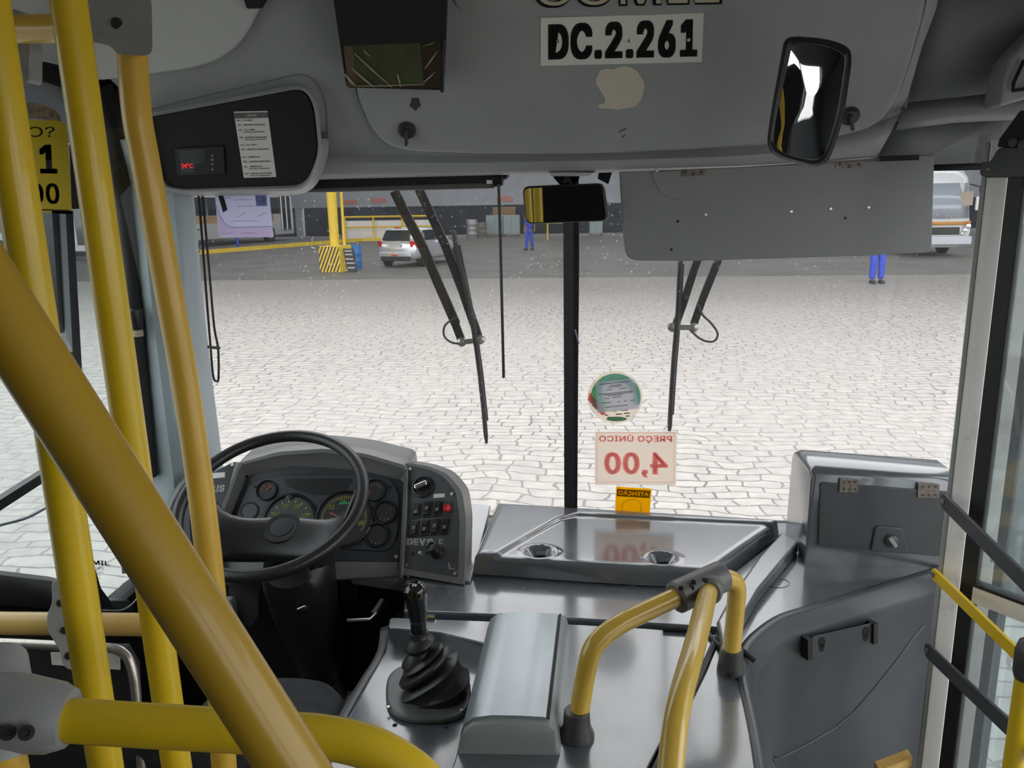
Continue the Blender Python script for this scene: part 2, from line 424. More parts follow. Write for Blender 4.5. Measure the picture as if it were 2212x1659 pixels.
# ================================================================== OUTSIDE: yard, shed and what stands in it
def cobble_mat():
    m = bpy.data.materials.new('stone setts'); m.use_nodes = True
    nt = m.node_tree; b = nt.nodes['Principled BSDF']; L = nt.links.new; N = nt.nodes.new
    tc = N('ShaderNodeTexCoord')
    n1 = N('ShaderNodeTexNoise'); n1.inputs['Scale'].default_value = 0.35; n1.inputs['Detail'].default_value = 2
    n2 = N('ShaderNodeTexNoise'); n2.inputs['Scale'].default_value = 2.6; n2.inputs['Detail'].default_value = 3
    L(tc.outputs['Object'], n1.inputs['Vector']); L(tc.outputs['Object'], n2.inputs['Vector'])
    def off(n, amt):
        s = N('ShaderNodeVectorMath'); s.operation = 'SUBTRACT'; s.inputs[1].default_value = (0.5, 0.5, 0.5); L(n.outputs['Color'], s.inputs[0])
        k = N('ShaderNodeVectorMath'); k.operation = 'SCALE'; k.inputs['Scale'].default_value = amt; L(s.outputs[0], k.inputs[0]); return k
    a1 = N('ShaderNodeVectorMath'); a1.operation = 'ADD'; L(tc.outputs['Object'], a1.inputs[0]); L(off(n1, 1.1).outputs[0], a1.inputs[1])
    a2 = N('ShaderNodeVectorMath'); a2.operation = 'ADD'; L(a1.outputs[0], a2.inputs[0]); L(off(n2, 0.22).outputs[0], a2.inputs[1])
    br = N('ShaderNodeTexBrick'); br.offset = 0.45; br.squash = 1.25; br.squash_frequency = 3
    br.inputs['Scale'].default_value = 1.0; br.inputs['Brick Width'].default_value = 0.26; br.inputs['Row Height'].default_value = 0.165
    br.inputs['Mortar Size'].default_value = 0.013; br.inputs['Mortar Smooth'].default_value = 0.7; br.inputs['Bias'].default_value = -0.2
    br.inputs['Color1'].default_value = (0.385, 0.367, 0.340, 1); br.inputs['Color2'].default_value = (0.316, 0.300, 0.281, 1); br.inputs['Mortar'].default_value = (0.091, 0.084, 0.075, 1)
    L(a2.outputs[0], br.inputs['Vector'])
    # joints open and close from place to place, and worn patches are darker
    n3 = N('ShaderNodeTexNoise'); n3.inputs['Scale'].default_value = 0.22; n3.inputs['Detail'].default_value = 6; L(tc.outputs['Object'], n3.inputs['Vector'])
    r = N('ShaderNodeMapRange'); r.inputs['From Min'].default_value = 0.38; r.inputs['From Max'].default_value = 0.66; r.inputs['To Min'].default_value = 0.25; r.inputs['To Max'].default_value = 1.0
    L(n3.outputs['Fac'], r.inputs['Value'])
    mx = N('ShaderNodeMix'); mx.data_type = 'RGBA'; mx.inputs[6].default_value = (0.357, 0.338, 0.316, 1)
    L(r.outputs['Result'], mx.inputs[0]); L(br.outputs['Color'], mx.inputs[7])
    n4 = N('ShaderNodeTexNoise'); n4.inputs['Scale'].default_value = 7; n4.inputs['Detail'].default_value = 6; L(tc.outputs['Object'], n4.inputs['Vector'])
    r4 = N('ShaderNodeMapRange'); r4.inputs['From Min'].default_value = 0.3; r4.inputs['From Max'].default_value = 0.7; r4.inputs['To Min'].default_value = 0.85; r4.inputs['To Max'].default_value = 1.1
    L(n4.outputs['Fac'], r4.inputs['Value'])
    mu = N('ShaderNodeMix'); mu.data_type = 'RGBA'; mu.blend_type = 'MULTIPLY'; mu.inputs[0].default_value = 1
    L(mx.outputs[2], mu.inputs[6]); L(r4.outputs['Result'], mu.inputs[7]); L(mu.outputs[2], b.inputs['Base Color'])
    bp = N('ShaderNodeBump'); bp.inputs['Strength'].default_value = 0.5; bp.inputs['Distance'].default_value = 0.02; bp.invert = True
    L(br.outputs['Fac'], bp.inputs['Height']); L(bp.outputs['Normal'], b.inputs['Normal'])
    b.inputs['Roughness'].default_value = 0.75
    MATS['stone setts'] = m; return m
SETTS = cobble_mat()
CONC = mat('stained concrete', (0.17, 0.163, 0.153), 0.6, var=0.22, vscale=0.6, dirt=(0.12, 0.11, 0.1), dscale=0.5, damt=0.7)
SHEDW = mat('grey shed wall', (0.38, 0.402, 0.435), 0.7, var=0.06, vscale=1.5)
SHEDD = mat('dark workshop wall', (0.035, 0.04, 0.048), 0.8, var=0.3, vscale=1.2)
TILE = mat('white tiles', (0.78, 0.79, 0.8), 0.35)
YSIG = mat('safety yellow', (0.8, 0.56, 0.03), 0.5, var=0.06, vscale=8, dirt=(0.35, 0.25, 0.05), dscale=5, damt=0.4)
SIGB = mat('safety black', (0.03, 0.03, 0.03), 0.6)
SILV = mat('silver car paint', (0.62, 0.64, 0.68), 0.22, metal=0.55, coat=0.6)
CGLASS = mat('dark car glass', (0.02, 0.025, 0.03), 0.05, spec=0.8)
TAILR = mat('tail lamp red', (0.55, 0.015, 0.015), 0.2)
BLUEB = mat('blue plastic', (0.02, 0.18, 0.5), 0.4)
BLUEC = mat('blue work cloth', (0.035, 0.075, 0.5), 0.8, var=0.25, vscale=10)
NAVY = mat('navy shirt cloth', (0.02, 0.03, 0.14), 0.85)
SKIN = mat('brown skin', (0.24, 0.12, 0.075), 0.6)
HAIR = mat('dark hair', (0.012, 0.01, 0.009), 0.7)
CABG = mat('grey green steel', (0.33, 0.4, 0.4), 0.5, var=0.08)
BUSW = mat('white bus paint', (0.72, 0.74, 0.76), 0.25, coat=0.4)
BUSS = mat('silver bus side', (0.5, 0.52, 0.53), 0.35, metal=0.3, var=0.08, vscale=2)
ORANGE = mat('orange bus stripe', (0.6, 0.27, 0.04), 0.4)
SHEETM = mat('pale grey roof sheet', (0.45, 0.46, 0.48), 0.6)

g = MB().face([V((-70, -30, 0)), V((70, -30, 0)), V((70, 25.0, 0)), V((-70, 25.0, 0))])
g.build('ground', SETTS, kind='structure', loc=(0, 0, 0))
g = MB().box((-70, 24.9, -0.2), (70, 75, 0.012))
g.build('floor_shed', CONC, kind='structure', loc=(0, 0, 0))
k = MB().prism([V((-20.6, 36.4, 0.0)), V((-20.2, 36.4, 0.0)), V((-14.3, 51.4, 0.0)), V((-9.5, 52.6, 0)), V((-9.5, 53.0, 0)), V((-14.7, 51.9, 0.0))], (0, 0, 0.2))
k.build('kerb', YSIG, kind='structure', loc=(0, 0, 0))
# raised platform the left bus stands on
g = MB().prism([V((-20.6, 36.4, 0.0)), V((-14.7, 51.9, 0.0)), V((-14.7, 57, 0)), V((-45, 57, 0)), V((-45, 36.4, 0))], (0, 0, 0.14))
g.build('floor_platform', CONC, kind='structure', loc=(0, 0, 0))

# shed: roof on beams, back wall with a row of dark openings under a grey upper wall
w = MB()
w.box((-50, 58, 2.15), (50, 58.4, 8.6))
w.build('wall_shed_upper', SHEDW, kind='structure', loc=(0, 58, 0))
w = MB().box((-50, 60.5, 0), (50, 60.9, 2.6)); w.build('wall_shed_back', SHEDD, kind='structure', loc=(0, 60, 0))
w = MB()
for x in (-30, -21, -4.2, 3.0, 8.5, 14, 22, 30): w.box((x, 58.1, 0), (x + 0.5, 58.6, 2.3))
w.build('wall_shed_piers', SHEDW, kind='structure', loc=(0, 58, 0))
w = MB()
for y0, y1 in ((17.5, 27.5), (29.5, 35), (37, 42.5), (44.5, 50), (52, 60)):    # unseen roof sheets; gaps added to light the shed, front edge placed to shade setts
    w.box((-20, y0, 8.2), (44, y1, 8.4))
w.box((-45, 17.5, 8.2), (-20, 60, 8.4))
w.build('roof_shed', SHEETM, kind='structure', loc=(0, 25, 0))
w = MB().box((-45, 17.2, 7.5), (44, 17.5, 8.6)); w.build('beam_shed', SHEDW, kind='structure', loc=(0, 25, 0))
w = MB().box((-15.8, 52.2, 0.14), (-9.6, 52.45, 1.3)); w.build('wall_low_tiled', TILE, kind='structure', loc=(-12, 52, 0))
# blue-grey building far to the left of the bus
w = MB().box((-60, 8, 0), (-46, 62, 18)); w.build('wall_neighbour', mat('blue grey render', (0.42, 0.47, 0.55), 0.7), kind='structure', loc=(-50, 20, 0))
w = MB().box((45, 20, 0), (50, 62, 9)); w.build('wall_neighbour_right', SHEDW, kind='structure', loc=(45, 20, 0))

# small red signs high on the shed wall
for i, (u, v) in enumerate([(755, 437), (818, 433), (1090, 430)]):
    p = Y(u, v, 57.98)
    s = MB().box((p.x - .55, 57.95, p.z - .17), (p.x + .55, 57.995, p.z + .17))
    s.build('wall_sign', mat('faded red sign', (0.55, 0.22, 0.19), 0.6), label=['small faded red sign on the shed wall beside the yellow column', 'small faded red sign on the shed wall above the silver car', 'small faded red sign on the shed wall by the blind pull rod'][i], cat='sign', group='red signs on the shed wall')

# yellow safety railing before the tiled wall
def railing():
    r = thing('safety_railing', (-13, 51.6, 0.0), 'yellow tubular safety railing in front of the white tiled wall', 'railing')
    m = MB(); m.tube([V((-15.6, 51.95, 1.55)), V((-9.7, 51.95, 1.55))], 0.06, 8); m.build('top_rail', YSIG, r)
    m = MB(); m.tube([V((-15.6, 51.95, 0.9)), V((-9.7, 51.95, 0.9))], 0.05, 8); m.build('middle_rail', YSIG, r)
    for x in (-15.5, -13.6, -11.7, -9.8):
        MB().tube([V((x, 51.95, 0.0)), V((x, 51.95, 1.55))], 0.055, 8).build('post', YSIG, r)
railing()
def barrier():
    r = thing('pipe_barrier', (-1.5, 48, 0), 'thin yellow pipe barrier beyond the man in blue by the windscreen post', 'barrier')
    for x in (-2.2, -0.4): MB().tube([V((x, 50, 0)), V((x, 50, 1.1))], 0.05, 8).build('post', YSIG, r)
    MB().tube([V((-2.2, 50, 1.05)), V((-0.4, 50, 1.05))], 0.045, 8).build('rail', YSIG, r)
barrier()

# yellow column on a striped base
def column():
    c = V((-8.78, 28.1, 0))
    r = thing('yellow_column', c, 'yellow steel column on a square base with diagonal black stripes', 'column')
    MB().tube([c + V((0, 0, 0.9)), c + V((0, 0, 3.2)), c + V((0, 0, 8.2))], [0.16, 0.18, 0.19], 20).build('shaft', YSIG, r)
    MB().tube([c + V((0.32, 0.1, 0.9)), c + V((0.32, 0.1, 8.2))], 0.05, 8).build('drain_pipe', YSIG, r)
    ax = V((0.84, -0.54, 0)).normalized(); ay = V((0.54, 0.84, 0)).normalized()
    ax, ay = V((0.97, -0.24, 0)), V((0.24, 0.97, 0))
    MB().obox(c + V((0, 0, 0.46)), ax * .42, ay * .42, V((0, 0, .46))).build('base', YSIG, r, bevel=0.02)
    m = MB(); f0 = c - ay * 0.424 - ax * 0.42
    for i in range(-3, 8):                                     # raised painted bands on the front of the base
        a = i * 0.135
        pts = []
        for s, z in ((a, 0.02), (a + 0.062, 0.02), (a + 0.062 + 0.42, 0.9), (a + 0.42, 0.9)): pts.append((s, z))
        # clip to the face width
        def clip(poly, lim, sign):
            out = []
            for j in range(len(poly)):
                p, q = poly[j], poly[(j + 1) % len(poly)]
                ip, iq = sign * p[0] <= sign * lim, sign * q[0] <= sign * lim
                if ip: out.append(p)
                if ip != iq:
                    t = (lim - p[0]) / (q[0] - p[0]); out.append((lim, p[1] + (q[1] - p[1]) * t))
            return out
        pts = clip(clip(pts, 0.83, 1), 0.01, -1)
        if len(pts) >= 3: m.face([f0 + ax * s + V((0, 0, z)) for s, z in pts])
    m.build('stripes', SIGB, r)
    # dark notice board leaning on the side of the base
    b = c + ax * 0.56 - ay * 0.05
    t = thing('tyre_board', b + V((0.1, -0.1, 0)), 'dark narrow board with pale writing leaning on the striped column base', 'board')
    MB().obox(b + V((0.12, -0.22, 0.42)), ax * .2, ay * .025, V((-0.06, 0.03, .4))).build('panel', SIGB, t, bevel=0.01)
    m = MB()
    for z in (0.16, 0.32, 0.46, 0.62, 0.74):
        q = b + V((0.12, -0.22, 0.42)) + V((-0.06, 0.03, .4)) * ((z - .42) / .4) - ay * 0.03
        m.obox(q, ax * .14, ay * .003, V((0, 0, .022)))
    m.build('writing_lines', mat('pale board writing', (0.5, 0.5, 0.5), 0.7), t)
column()
def drum(name, c, r, h, mt, label, cat, ribs=2):
    pr = [(r * .96, 0), (r, 0.02)]
    for i in range(ribs):
        z = h * (i + 1) / (ribs + 1); pr += [(r, z - .03), (r * 1.05, z), (r, z + .03)]
    pr += [(r, h - .02), (r * .96, h), (r * .9, h - 0.03)]
    MB().lathe(c, (0, 0, 1), pr, 20).build(name, mt, label=label, cat=cat)
drum('plastic_barrel', Z(757, 583, 0) + V((0.1, 0.35, 0)), 0.24, 0.86, BLUEB, 'blue plastic barrel behind the striped column base', 'barrel')
_dk = mat('grey drum steel', (0.36, 0.36, 0.36), 0.4, metal=0.5)
drum('steel_drum', Z(1020, 516, 0.0), 0.36, 1.25, _dk, 'tall steel drum left of the grey green cabinets', 'drum', 3)
drum('steel_drum', Z(1041, 512, 0.0), 0.33, 1.0, mat('brown drum', (0.2, 0.18, 0.15), 0.5), 'shorter brown drum between the steel drum and the cabinets', 'drum', 2)
def cabinet(u0, u1, v, h, label):
    a, b = Z(u0, v, 0.012), Z(u1, v, 0.012)
    w = (b - a).length; c = (a + b) / 2
    t = thing('tool_cabinet', c, label, 'cabinet', 'tool cabinets in the shed')
    MB().box((c.x - w / 2, c.y, .12), (c.x + w / 2, c.y + .7, h)).build('body', CABG, t, bevel=0.02)
    for s in (-1, 1): MB().box((c.x + s * w * .25 - w * .23, c.y - .03, .2), (c.x + s * w * .25 + w * .23, c.y, h - .08)).build('door', CABG, t, bevel=0.01)
    for sx in (-.42, .42):
        MB().box((c.x + sx * w - .05, c.y + .02, 0), (c.x + sx * w + .05, c.y + .12, .12)).build('leg', SIGB, t)
cabinet(1052, 1086, 510, 1.45, 'grey green steel cabinet next to the drums')
cabinet(1089, 1121, 510, 1.45, 'grey green steel cabinet left of the man in blue trousers')
cabinet(1274, 1301, 508, 1.5, 'pale grey steel cabinet right of the windscreen post')
MB().box((-6.6, 59.2, 0), (-5.0, 60.0, 2.0)).build('wood_crate', mat('dim plywood', (0.3, 0.2, 0.1), 0.7), label='brown plywood crate deep in the dark shed behind the cabinets', cat='crate')

# parked hatchback
def car():
    rear = (Z(805, 576, 0) + Z(912, 582, 0)) / 2
    r = thing('silver_car', rear, 'silver hatchback car parked tail towards the bus in the shed', 'car', rz=0)
    hd = math.radians(-17)
    fx, fy = V((math.cos(hd), math.sin(hd), 0)), V((-math.sin(hd), math.cos(hd), 0))
    fx, fy = V((math.cos(hd), math.sin(hd), 0)), V((-math.sin(hd), math.cos(hd), 0))
    def P(x, y, z): return rear + fx * x + fy * y + V((0, 0, z))
    # cross sections along the length: half width, bottom, waist, roof half width and height
    secs = [(-.02, .62, .42, .72, .6, .8), (0.03, .76, .3, .92, .66, 1.0), (0.14, .83, .26, .95, .66, 1.12), (0.35, .86, .25, .96, .6, 1.4), (0.6, .87, .24, .97, .58, 1.455),
            (1.5, .87, .22, .96, .58, 1.47), (2.1, .87, .22, .94, .56, 1.42), (2.75, .86, .22, .92, .62, 1.0), (3.4, .83, .24, .86, .6, .9), (3.8, .74, .28, .74, .55, .78), (3.95, .6, .34, .6, .45, .65)]
    rings = []
    for y, hw, zb, zw, rw, zr in secs:
        half = [(hw * .8, zb), (hw * .97, zb + .1), (hw, (zb + zw) / 2), (hw * .97, zw), (rw + (hw - rw) * .15, zr - .05), (rw * .85, zr)]
        rings.append([P(x, y, z) for x, z in half] + [P(-x, y, z) for x, z in reversed(half)])
    MB().loft(rings).build('body', SILV, r, sub=1, sharp=60)
    def plate(name, pts, mt, ext=0.02, par=r):
        q = [P(*p) for p in pts]; n = (q[1] - q[0]).cross(q[2] - q[0]).normalized()
        return MB().prism(fillet(q, 0.06), n * ext).build(name, mt, par)
    plate('rear_window', [(-.58, -.0, 1.0), (.58, -.0, 1.0), (.5, .2, 1.37), (-.5, .2, 1.37)], CGLASS, -0.06)
    for s in (-1, 1):
        m = MB(); pts = [P(s * (.56 + .0), -.0 + .03, .98), P(s * .80, .1, .98), P(s * .86, .28, .9), P(s * .84, .22, .74), P(s * .62, .02, .76)]
        m.prism(pts, -fy * .05 + fx * s * .02); m.build('tail_lamp', TAILR, r, bevel=0.02)
        q = [P(s * .88, .62, 1.0), P(s * .88, 2.35, 1.0), P(s * .74, 1.95, 1.34), P(s * .71, .9, 1.36)]
        MB().prism(fillet(q, .08), fx * s * .01 - fx * s * .06).build('side_window', CGLASS, r)
        for y in (.72, 3.2):
            w = MB().lathe(P(s * .68, y, .31), fx * s, [(.2, 0), (.31, .01), (.31, .16), (.24, .19)], 24).build('wheel', RUBBER, r)
            MB().lathe(P(s * .68, y, .31), fx * s, [(.05, .18), (.2, .19), (.21, .175)], 12).build('hub_cap', STEEL, w)
        MB().obox(P(s * .98, 2.15, .98), fx * .1, fy * .06, V((0, 0, .07))).build('wing_mirror', SILV, r, bevel=.03)
    plate('number_plate', [(-.25, -.05, .76), (.25, -.05, .76), (.25, -.03, .87), (-.25, -.03, .87)], mat('grey number plate', (0.45, 0.46, 0.47), 0.5), 0.03)
    MB().obox(P(0, -.05, .93), fx * .24, fy * .03, V((0, 0, .018))).build('handle_strip', CHROME, r)
    MB().obox(P(0, -.06, .5), fx * .68, fy * .05, V((0, 0, .09))).build('bumper', SILV, r, bevel=.04)
    MB().obox(P(0, -.04, .33), fx * .62, fy * .05, V((0, 0, .07))).build('bumper_skirt', SIGB, r, bevel=.03)
    MB().obox(P(0, -.115, .47), fx * .14, fy * .01, V((0, 0, .02))).build('reflector', TAILR, r)
    MB().obox(P(0, .33, 1.45), fx * .5, fy * .1, V((0, 0, .02))).build('spoiler', SILV, r, bevel=.01)
    MB().obox(P(0, .225, 1.45), fx * .14, fy * .01, V((0, 0, .022))).build('brake_light', TAILR, r)
car()

# buses
def bus_front(c, name, label):
    r = thing(name, c, label, 'bus')
    W = 1.25
    def P(x, y, z): return c + V((x, y, z))
    secs = []
    for z, y, hw in ((.35, .18, 1.1), (.5, .05, 1.2), (.95, .0, 1.25), (1.25, .1, 1.25), (1.5, .2, 1.25), (2.9, .55, 1.22), (3.25, .9, 1.15)):
        secs.append([P(-hw, 11, z), P(-hw, y + .5, z), P(-hw * .92, y + .18, z), P(-hw * .6, y + .02, z), P(0, y, z), P(hw * .6, y + .02, z), P(hw * .92, y + .18, z), P(hw, y + .5, z), P(hw, 11, z)])
    MB().loft(secs).build('body', BUSW, r, sharp=50)
    ws = [[P(x * hw, y + o, z) for x, o in ((-.9, .12), (-.6, 0), (0, -.03), (.6, 0), (.9, .12))] for z, y, hw in ((1.45, .14, 1.22), (2.0, .29, 1.2), (2.75, .47, 1.18))]
    MB().loft(ws, cap=False, closed=False).build('windscreen', mat('bus windscreen', (0.33, 0.37, 0.42), 0.12, spec=0.8), r, solid=0.03)
    MB().loft([[P(x, y, z) for x, y in ((-1.02, .04), (-.5, -.05), (0, -.07), (.5, -.05), (1.02, .04))] for z in (1.2, 1.33)], cap=False, closed=False).build('stripe', ORANGE, r, solid=0.03)
    MB().obox(P(0, -.03, .98), V((.68, 0, 0)), V((0, .03, 0)), V((0, .0, .14))).build('grille', SIGB, r, bevel=.03)
    MB().obox(P(0, -.02, .62), V((1.15, 0, 0)), V((0, .06, 0)), V((0, 0, .16))).build('bumper', mat('grey white bumper', (0.62, 0.65, 0.7), 0.3), r, bevel=.05)
    for s in (-1, 1):
        MB().prism([P(s * .66, .0, .84), P(s * .92, .02, .82), P(s * 1.14, .2, 1.28), P(s * 1.0, .1, 1.3)], V((0, -.05, 0))).build('lamp_housing', mat('lamp housing', (0.5, 0.5, 0.48), 0.3), r, bevel=.02)
        for k, (x, z, rr) in enumerate([(.78, .87, .06), (.9, .99, .1), (1.01, 1.15, .1)]):
            l = MB().lathe(P(s * x, .04 + .03 * k, z), (0, -1, 0), [(rr, 0), (rr, .08), (rr * .8, .1), (rr * .8, .085), (rr * .3, .09)], 16).build('headlight', CHROME, r)
        MB().ball(P(s * 1.09, .16, 1.29), .06).build('indicator', mat('amber red lamp', (.7, .15, .05), .3), r)
        for y in (2.4, 8.0):
            MB().lathe(P(s * 1.0, y, .48), (s, 0, 0), [(.3, 0), (.48, .01), (.48, .24), (.3, .25)], 24).build('wheel', RUBBER, r)
        MB().obox(P(s * 1.255, 5.5, 2.1), V((.01, 0, 0)), V((0, 4.6, 0)), V((0, 0, .5))).build('side_glass', CGLASS, r)
    MB().tube([P(1.1, .5, 2.7), P(1.3, .1, 2.6), P(1.32, .05, 2.3)], .03, 8).build('mirror_arm', SIGB, r)
    MB().obox(P(1.32, .05, 1.98), V((.14, 0, 0)), V((0, .05, 0)), V((0, 0, .26))).build('mirror_housing', BUSW, r, bevel=.04)
    return r
bus_front(Z(2050, 556, 0) + V((-.32, 0.2, 0)), 'parked_bus', 'white bus with round headlights and orange stripe parked beyond the grey visor')
def bus_side(a, d, L, name, label, mt):
    """a bus seen from its right side; a = ground point at its rear, d = its heading"""
    r = thing(name, a, label, 'bus')
    d = V(d).normalized(); s = V((d.y, -d.x, 0))
    def P(l, o, z): return a + d * l + s * o + V((0, 0, z))
    prof = [(-2.5, .4), (0, .4), (.02, 1.6), (-.05, 2.7), (-.25, 3.15), (-2.25, 3.15), (-2.5, 2.7)]
    MB().loft([[P(l, o, z) for o, z in prof] for l in (0, .3, L - .5, L)]).build('body', mt, r, bevel=.05)
    n = int(L / 1.5)
    for i in range(n):
        MB().obox(P(.9 + i * 1.42, .0, 2.22), d * .67, s * .04, V((0, 0, .5))).build('window', CGLASS, r, bevel=.02)
    MB().obox(P(L / 2 - 1, .02, 1.5), d * (L / 2 - 1.2), s * .02, V((0, 0, .2))).build('stripe', mat('tan bus band', (0.4, 0.24, 0.12), 0.5, var=0.3, vscale=2), r)
    dr = MB().obox(P(L - .85, .03, 1.75), d * .55, s * .04, V((0, 0, 1.05))).build('door', CGLASS, r)
    for q in (-.52, 0, .52): MB().obox(P(L - .85 + q, .08, 1.75), d * .05, s * .02, V((0, 0, 1.05))).build('door_frame', TILE, dr)
    for l in (1.9, L - 2.6):
        MB().lathe(P(l, -.25, .5), s, [(.3, 0), (.5, .01), (.5, .26), (.32, .28)], 24).build('wheel', RUBBER, r)
        MB().lathe(P(l, -.25, .5), s, [(.1, .27), (.28, .29), (.3, .27)], 16).build('wheel_hub', STEEL, r)
    return r
bus_side(V((-21.9, 39.4, 0.14)), (0.235, 0.97, 0), 12.8, 'parked_bus', 'silver bus standing side-on behind the yellow kerb', BUSS)
bus_side(V((-29.0, 35.4, 0.0)), (0.97, 0.05, 0), 7.0, 'parked_bus', 'white bus seen through the driver side window', BUSW)

# people in work clothes
def person(p, face, shirt, trousers, label, stride=0.0, scale=1.0, name='person', arms='down'):
    r = thing(name, p, label, 'person', None)
    c, s_ = math.cos(face), math.sin(face)
    def T(x, y, z): return V(p) + V((x * c - y * s_, x * s_ + y * c, z)) * scale
    def skin(nm, mt, verts, edges, rad, par, root=0):
        me = bpy.data.meshes.new(nm); o0 = worldloc(par)
        me.from_pydata([tuple(T(*v) - o0) for v in verts], edges, []); me.materials.append(mt)
        o = bpy.data.objects.new(nm, me); COL.objects.link(o); o.parent = par
        md = o.modifiers.new('skin', 'SKIN'); md.use_smooth_shade = True
        for i, q in enumerate(rad):
            sv = me.skin_vertices[0].data[i]; sv.radius = (q * scale, q * scale) if not isinstance(q, tuple) else (q[0] * scale, q[1] * scale); sv.use_root = (i == root)
        sb = o.modifiers.new('smooth', 'SUBSURF'); sb.levels = 1; sb.render_levels = 2
        return o
    st = stride
    hand = [(.27, .06, .86), (-.27, .06, .86)] if arms == 'down' else [(.16, .3, 1.12), (-.16, .3, 1.12)]
    elb = [(.27, -.03, 1.12), (-.27, -.03, 1.12)]
    vb = [(0, 0, .95), (0, 0, 1.2), (0, 0, 1.42), (0, .01, 1.52), (0, .03, 1.6), (0, .04, 1.68),
          (.19, 0, 1.42), elb[0], hand[0], (-.19, 0, 1.42), elb[1], hand[1],
          (.1, 0, .88), (.1, .02 + st * .5, .48), (.11, st, .08), (.12, st + .14, .04), (-.1, 0, .88), (-.1, .02 - st * .3, .48), (-.11, -st, .08), (-.12, -st + .14, .04)]
    eb = [(0, 1), (1, 2), (2, 3), (3, 4), (4, 5), (2, 6), (6, 7), (7, 8), (2, 9), (9, 10), (10, 11), (0, 12), (12, 13), (13, 14), (14, 15), (0, 16), (16, 17), (17, 18), (18, 19)]
    rb = [.12, .12, .13, .055, .085, .08, .06, .042, .04, .06, .042, .04, .08, .055, .04, .035, .08, .055, .04, .035]
    skin('body', SKIN, vb, eb, rb, r)
    skin('trousers', trousers, [(0, 0, .98), (0, 0, .9), vb[12], vb[13], (vb[14][0], vb[14][1], .09), vb[16], vb[17], (vb[18][0], vb[18][1], .09)], [(0, 1), (1, 2), (2, 3), (3, 4), (1, 5), (5, 6), (6, 7)], [.155, .15, .105, .088, .078, .105, .088, .078], r)
    skin('shirt', shirt, [(0, 0, .9), (0, 0, 1.2), (0, 0, 1.4), (.2, 0, 1.41), tuple((.5 * a + .5 * b) for a, b in zip((.2, 0, 1.41), elb[0])), (-.2, 0, 1.41), tuple((.5 * a + .5 * b) for a, b in zip((-.2, 0, 1.41), elb[1]))], [(0, 1), (1, 2), (2, 3), (3, 4), (2, 5), (5, 6)], [.165, .16, .15, .085, .07, .085, .07], r)
    MB().ball(T(0, .01, 1.69), .115 * scale, 14, sq=(.92, 1.0, .95)).build('hair', HAIR, r)
    for q in (14, 18):
        v = vb[q]
        MB().obox(T(v[0], v[1] + .07, .045), T(.05, 0, 0) - T(0, 0, 0), T(0, .14, 0) - T(0, 0, 0), V((0, 0, .045 * scale))).build('shoe', SIGB, r, bevel=.03)
person(Z(1895, 613, 0) + V((0, .1, 0)), PI, NAVY, BLUEC, 'person standing in bright blue work trousers below the grey visor', name='person', scale=1.07)
person(Z(1144, 540, .012), PI * .9, BLUEC, BLUEC, 'person walking in blue overalls partly behind the rear-view mirror', stride=.16)
person(Z(417, 546, .14) + V((0.1, 0, 0)), -.4, NAVY, BLUEC, 'person in navy shirt and blue trousers beside the silver bus wheel', name='person', arms='fwd')
person(Z(515, 540, .012), 2.0, NAVY, BLUEC, 'person in blue trousers standing behind the lilac paper')
# ================================================================== BUS BODY (the room)
FLOOR_Z = 0.85
MB().prism([V((-1.22, -5, .8)), V((1.22, -5, .8)), V((1.22, 0.12, .8)), V((.66, 0.12, .8)), V((.66, 2.1, .8)), V((-1.22, 2.1, .8))], (0, 0, .05)).build('floor', mat('grey rubber floor', (0.12, 0.12, 0.12), 0.6, var=.1, vscale=20), kind='structure', loc=(0, 0, .8))
MB().box((.66, .12, .42), (1.3, 2.1, .46)).build('floor_step', mat('step tread', (0.05, 0.05, 0.05), 0.7), kind='structure', loc=(1, 1, .42))
CEILW = mat('pale ceiling liner', (0.62, 0.63, 0.62), 0.5)
WALLG = mat('dark grey side liner', (0.16, 0.17, 0.175), 0.6)
MB().box((-1.22, -5, 2.95), (1.22, 1.75, 3.0)).build('ceiling', CEILW, kind='structure', loc=(0, 0, 2.95))
MB().box((-1.3, 1.7, 2.76), (1.3, 2.3, 3.0)).build('ceiling_front', HEADD, kind='structure', loc=(0, 2, 2.76))

def yz_wall(name, x0, x1, ylo, yhi, zlo, zhi, holes, mt):
    """a side wall with rectangular openings (sorted along y)"""
    m = MB(); y = ylo
    for (a, b, c, d) in holes:
        if a > y: m.box((x0, y, zlo), (x1, a, zhi))
        m.box((x0, a, zlo), (x1, b, c)); m.box((x0, a, d), (x1, b, zhi)); y = b
    if y < yhi: m.box((x0, y, zlo), (x1, yhi, zhi))
    return m.build(name, mt, kind='structure', loc=(x0, 0, zlo))
rear_holes = [(-4.8 + 1.35 * i, -4.8 + 1.35 * i + 1.2, 1.75, 2.6) for i in range(4)]
yz_wall('wall_left', -1.27, -1.21, -5, .72, .8, 2.95, rear_holes[1:3], WALLG)
yz_wall('wall_right', 1.21, 1.27, -5, .15, .3, 2.95, rear_holes[2:], WALLG)
MB().box((1.21, .15, 2.42), (1.27, 2.1, 2.95)).build('wall_right_header', HEADD, kind='structure', loc=(1.2, 1, 2.42))
MB().box((-1.27, -5.06, .8), (1.27, -5, 2.95)).build('wall_rear', WALLG, kind='structure', loc=(0, -5, .8))
